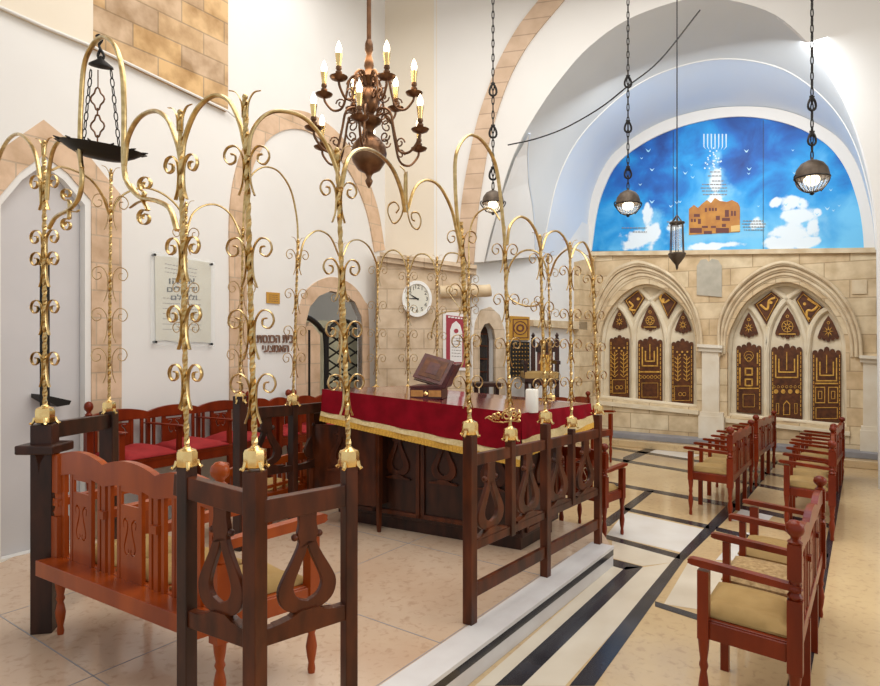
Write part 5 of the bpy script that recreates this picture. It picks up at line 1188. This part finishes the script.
for nm, ang, ln, wd in (('hour_hand', -58, .42, .022), ('minute_hand', -88 , .6, .016)):
    a = math.radians(ang); v = Vector((math.sin(a), math.cos(a))); s_ = Vector((v.y, -v.x)) * wd / 2; c2 = Vector(cc_)
    pts = [c2 - v * R_ * .1 - s_, c2 + v * R_ * ln - s_ * .4, c2 + v * R_ * ln + s_ * .4, c2 - v * R_ * .1 + s_]
    obj(nm, MB().plate([[tuple(p) for p in pts]], .058, .062, WP.W), M['black'], t)
# red framed print on the pier edge
t = wthing('framed_print', 'crimson and white print with an arch motif, framed, right side of the pier', 'picture', WP, 455, 370)
q4 = lambda x0, x1, y0, y1, s=.12: [(x0, y0), (x1, y0 + (x1 - x0) * s), (x1, y1 + (x1 - x0) * s * .2), (x0, y1)]
wplate('frame', WP, [q4(443, 468, 311, 370)], .0, .02, M['white_print'], t); wplate('red_ground', WP, [q4(446, 466, 315, 367)], .02, .024, M['red_print'], t)
wplate('white_arch', WP, [[(450, 362), (450, 330), (452, 324), (456, 321), (460, 325), (462, 332), (462, 362)]], .024, .028, M['white_print'], t)
wplate('rosette', WP, [circ(456, 331, 2.3, 12)], .028, .031, M['red_print'], t); dashes(WP, [(451.5, 461, 338 + i * 3, 338.6 + i * 3) for i in range(7)], 'small_writing', M['mural_text'], t, .030, .3)
dashes(WP, [(448, 464, 317, 319)], 'heading', M['white_print'], t, .027, .7)
# bookcase in the niche
mb = MB(); a0 = W2.px(478, H0)[0]; a1 = W2.px(495, H0)[0]
t = wthing('bookcase', 'dark wooden bookcase with glass doors inside the small arched niche', 'bookcase', W2, 486, 385)
wplate('case', W2, [[(p[0], p[1]) for p in nic]], -.18, -.09, M['wood_d'], t)
wplate('glass_door', W2, [[(480.5, 396), (480.5, 334), (491.5, 335), (491.5, 396)]], -.09, -.08, M['dark_glass'], t)
for y in (333, 345, 358, 371, 384): wplate('shelf_edge', W2, [[(480, y), (492, y + .5), (492, y + 1.7), (480, y + 1.2)]], -.085, -.07, M['wood_m'], t)
# gold and black hanging
t = wthing('embroidered_hanging', 'gold square above a black studded panel hanging on the rear white wall', 'wall hanging', W2, 518, 376)
wplate('gold_square', W2, [q4(509, 528, 316, 340, .05)], .0, .03, M['gold_print'], t); wplate('black_panel', W2, [q4(509.5, 528, 341, 376, .05)], .0, .03, M['black'], t)
mb = MB()
for i in range(6):
    for j in range(9): x = 511.5 + i * 3; y = 344 + j * 3.9; mb.plate([[W2.px(*p) for p in circ(x, y, .75, 6)]], .028, .034, W2.W)
obj('stud_pattern', mb, M['brass_l'], t, kind='stuff'); mb = MB()
ring(mb, W2, 518.5, 328, 7, .036, .8); ring(mb, W2, 518.5, 328, 4, .036, 1.6); rrect(mb, W2, 511, 319, 526.5, 338, .036, .7); obj('gold_pattern', mb, M['citadel_d'], t)
# carved armchair
Yc = 9.0; t = thing('carved_armchair', 'tall carved dark armchair with cane back and tan seat against the rear wall', 'chair', P(547, H0, Yc) * Vector((1, 1, 0)) if 0 else (P(547, H0, Yc).x, Yc, 0)); u = Yc / F
def cb(name, x0, x1, y0, y1, ya, yb, m, pr=None):
    a = P(x0, y1, Yc); b = P(x1, y0, Yc); mb = MB().box(a.x, b.x, Yc + ya, Yc + yb, max(0, a.z), b.z); return obj(name, mb, m, t, bevel=.004)
for x in (532, 556): cb('back_post', x, x + 4, 340, 470, .05, .12, M['wood_d'])
mb = MB()
for x in (534, 558): q = P(x, 340, Yc); mb = MB().lathe([(.02, 0), (.035, .02), (.018, .04), (.03, .07), (.004, .11)], q + Vector((0, .085, 0)), 8); obj('finial', mb, M['wood_d'], t)
pts = [(536, 347), (540, 341), (546, 338), (552, 341), (556, 347), (556, 352), (536, 352)]
pw = Wall(pt(530, Yc + .07), (P(560, H0, Yc + .07).x, Yc + .07)); obj('crest_rail', MB().plate([[pw.px(*p) for p in pts]], -.03, .03, pw.W), M['wood_d'], t)
cb('cane_panel', 538, 554, 352, 386, .07, .10, M['citadel_d']); cb('splat_medallion', 541, 551, 355, 380, .04, .07, M['panel_gold'])
cb('seat', 521, 553, 371, 377, -.42, .06, M['cush_t']); cb('seat_rail', 521, 553, 377, 382, -.42, .06, M['wood_d'])
for x in (521, 550): cb('leg', x, x + 3.5, 380, 480, -.42, -.36, M['wood_d'])
for x in (520, 551): cb('armrest', x, x + 4, 360, 363.5, -.42, .06, M['wood_d']); cb('arm_support', x + .5, x + 3, 362, 374, -.40, -.36, M['wood_d'])
# wrought iron gate in the doorway
WG = Wall(WL.W(0, 0, -.12).xy, WL.W(3, 0, -.12).xy)
t = thing('iron_gate', 'black wrought iron lattice gate in the arched doorway', 'gate', WG.W(*WG.px(345, 440)))
gi = smooth([(327, 450), (327, 340), (331, 328), (338, 322), (346, 321), (356, 326), (364, 336), (365, 345), (365, 450)], 4)
obj('gate_frame', MB().tube([WG.W(*WG.px(*p)) for p in gi], .028, 6, N=(WG.n.x, WG.n.y, 0)), M['iron'], t)
mb = MB()
for k in range(-3, 14):
    for sg in (1, -1):
        y0 = 320 + k * 13; a = (327, y0 if sg > 0 else y0 + 26); b = (365, y0 + 26 if sg > 0 else y0)
        if min(a[1], b[1]) < 326: 
            if sg > 0 and b[1] > 330: f = (329 - a[1]) / (b[1] - a[1]); a = (lerp(a[0], b[0], f), 329)
            elif sg < 0 and a[1] > 330: f = (329 - b[1]) / (a[1] - b[1]); b = (lerp(b[0], a[0], f), 329)
            else: continue
        mb.bar(WG.W(*WG.px(*a)), WG.W(*WG.px(*b)), .012, .022)
obj('lattice', mb, M['iron'], t); mb = MB(); mb.tube([WG.W(*WG.px(*p)) for p in smooth([(303, 316), (312, 320), (321, 329), (326, 345), (326, 450)], 5)], .035, 8); obj('door_arch_bar', mb, M['iron'], t)
mb = MB(); mb.tube([WG.W(*WG.px(308, 330)), WG.W(*WG.px(308, 450))], .03, 6); obj('door_stile', mb, M['iron'], t)
# iron bracket shelf in the alcove
t = thing('iron_shelf', 'small dark iron shelf bracket in the far left alcove', 'shelf', WL.W(*WL.px(55, 400), -.2))
wplate('shelf_board', WL, [[(36, 394), (64, 400), (62, 404), (50, 406), (36, 398)]], -.08, .12, M['iron'], t)
# dark lectern behind the table
t = thing('side_table', 'small dark table behind the draped table, left of the candle', 'table', (P(488, H0, 6.7).x, 6.7, 0))
a = P(472, 386, 6.7); b = P(500, 382, 6.7); obj('table_top', MB().box(a.x, b.x, 6.55, 6.8, a.z, b.z), M['wood_d'], t, bevel=.005)
for x in (a.x + .04, b.x - .04):
    for y in (6.6, 6.75): obj('leg', MB().box(x - .02, x + .02, y - .02, y + .02, 0, a.z), M['wood_d'], t)
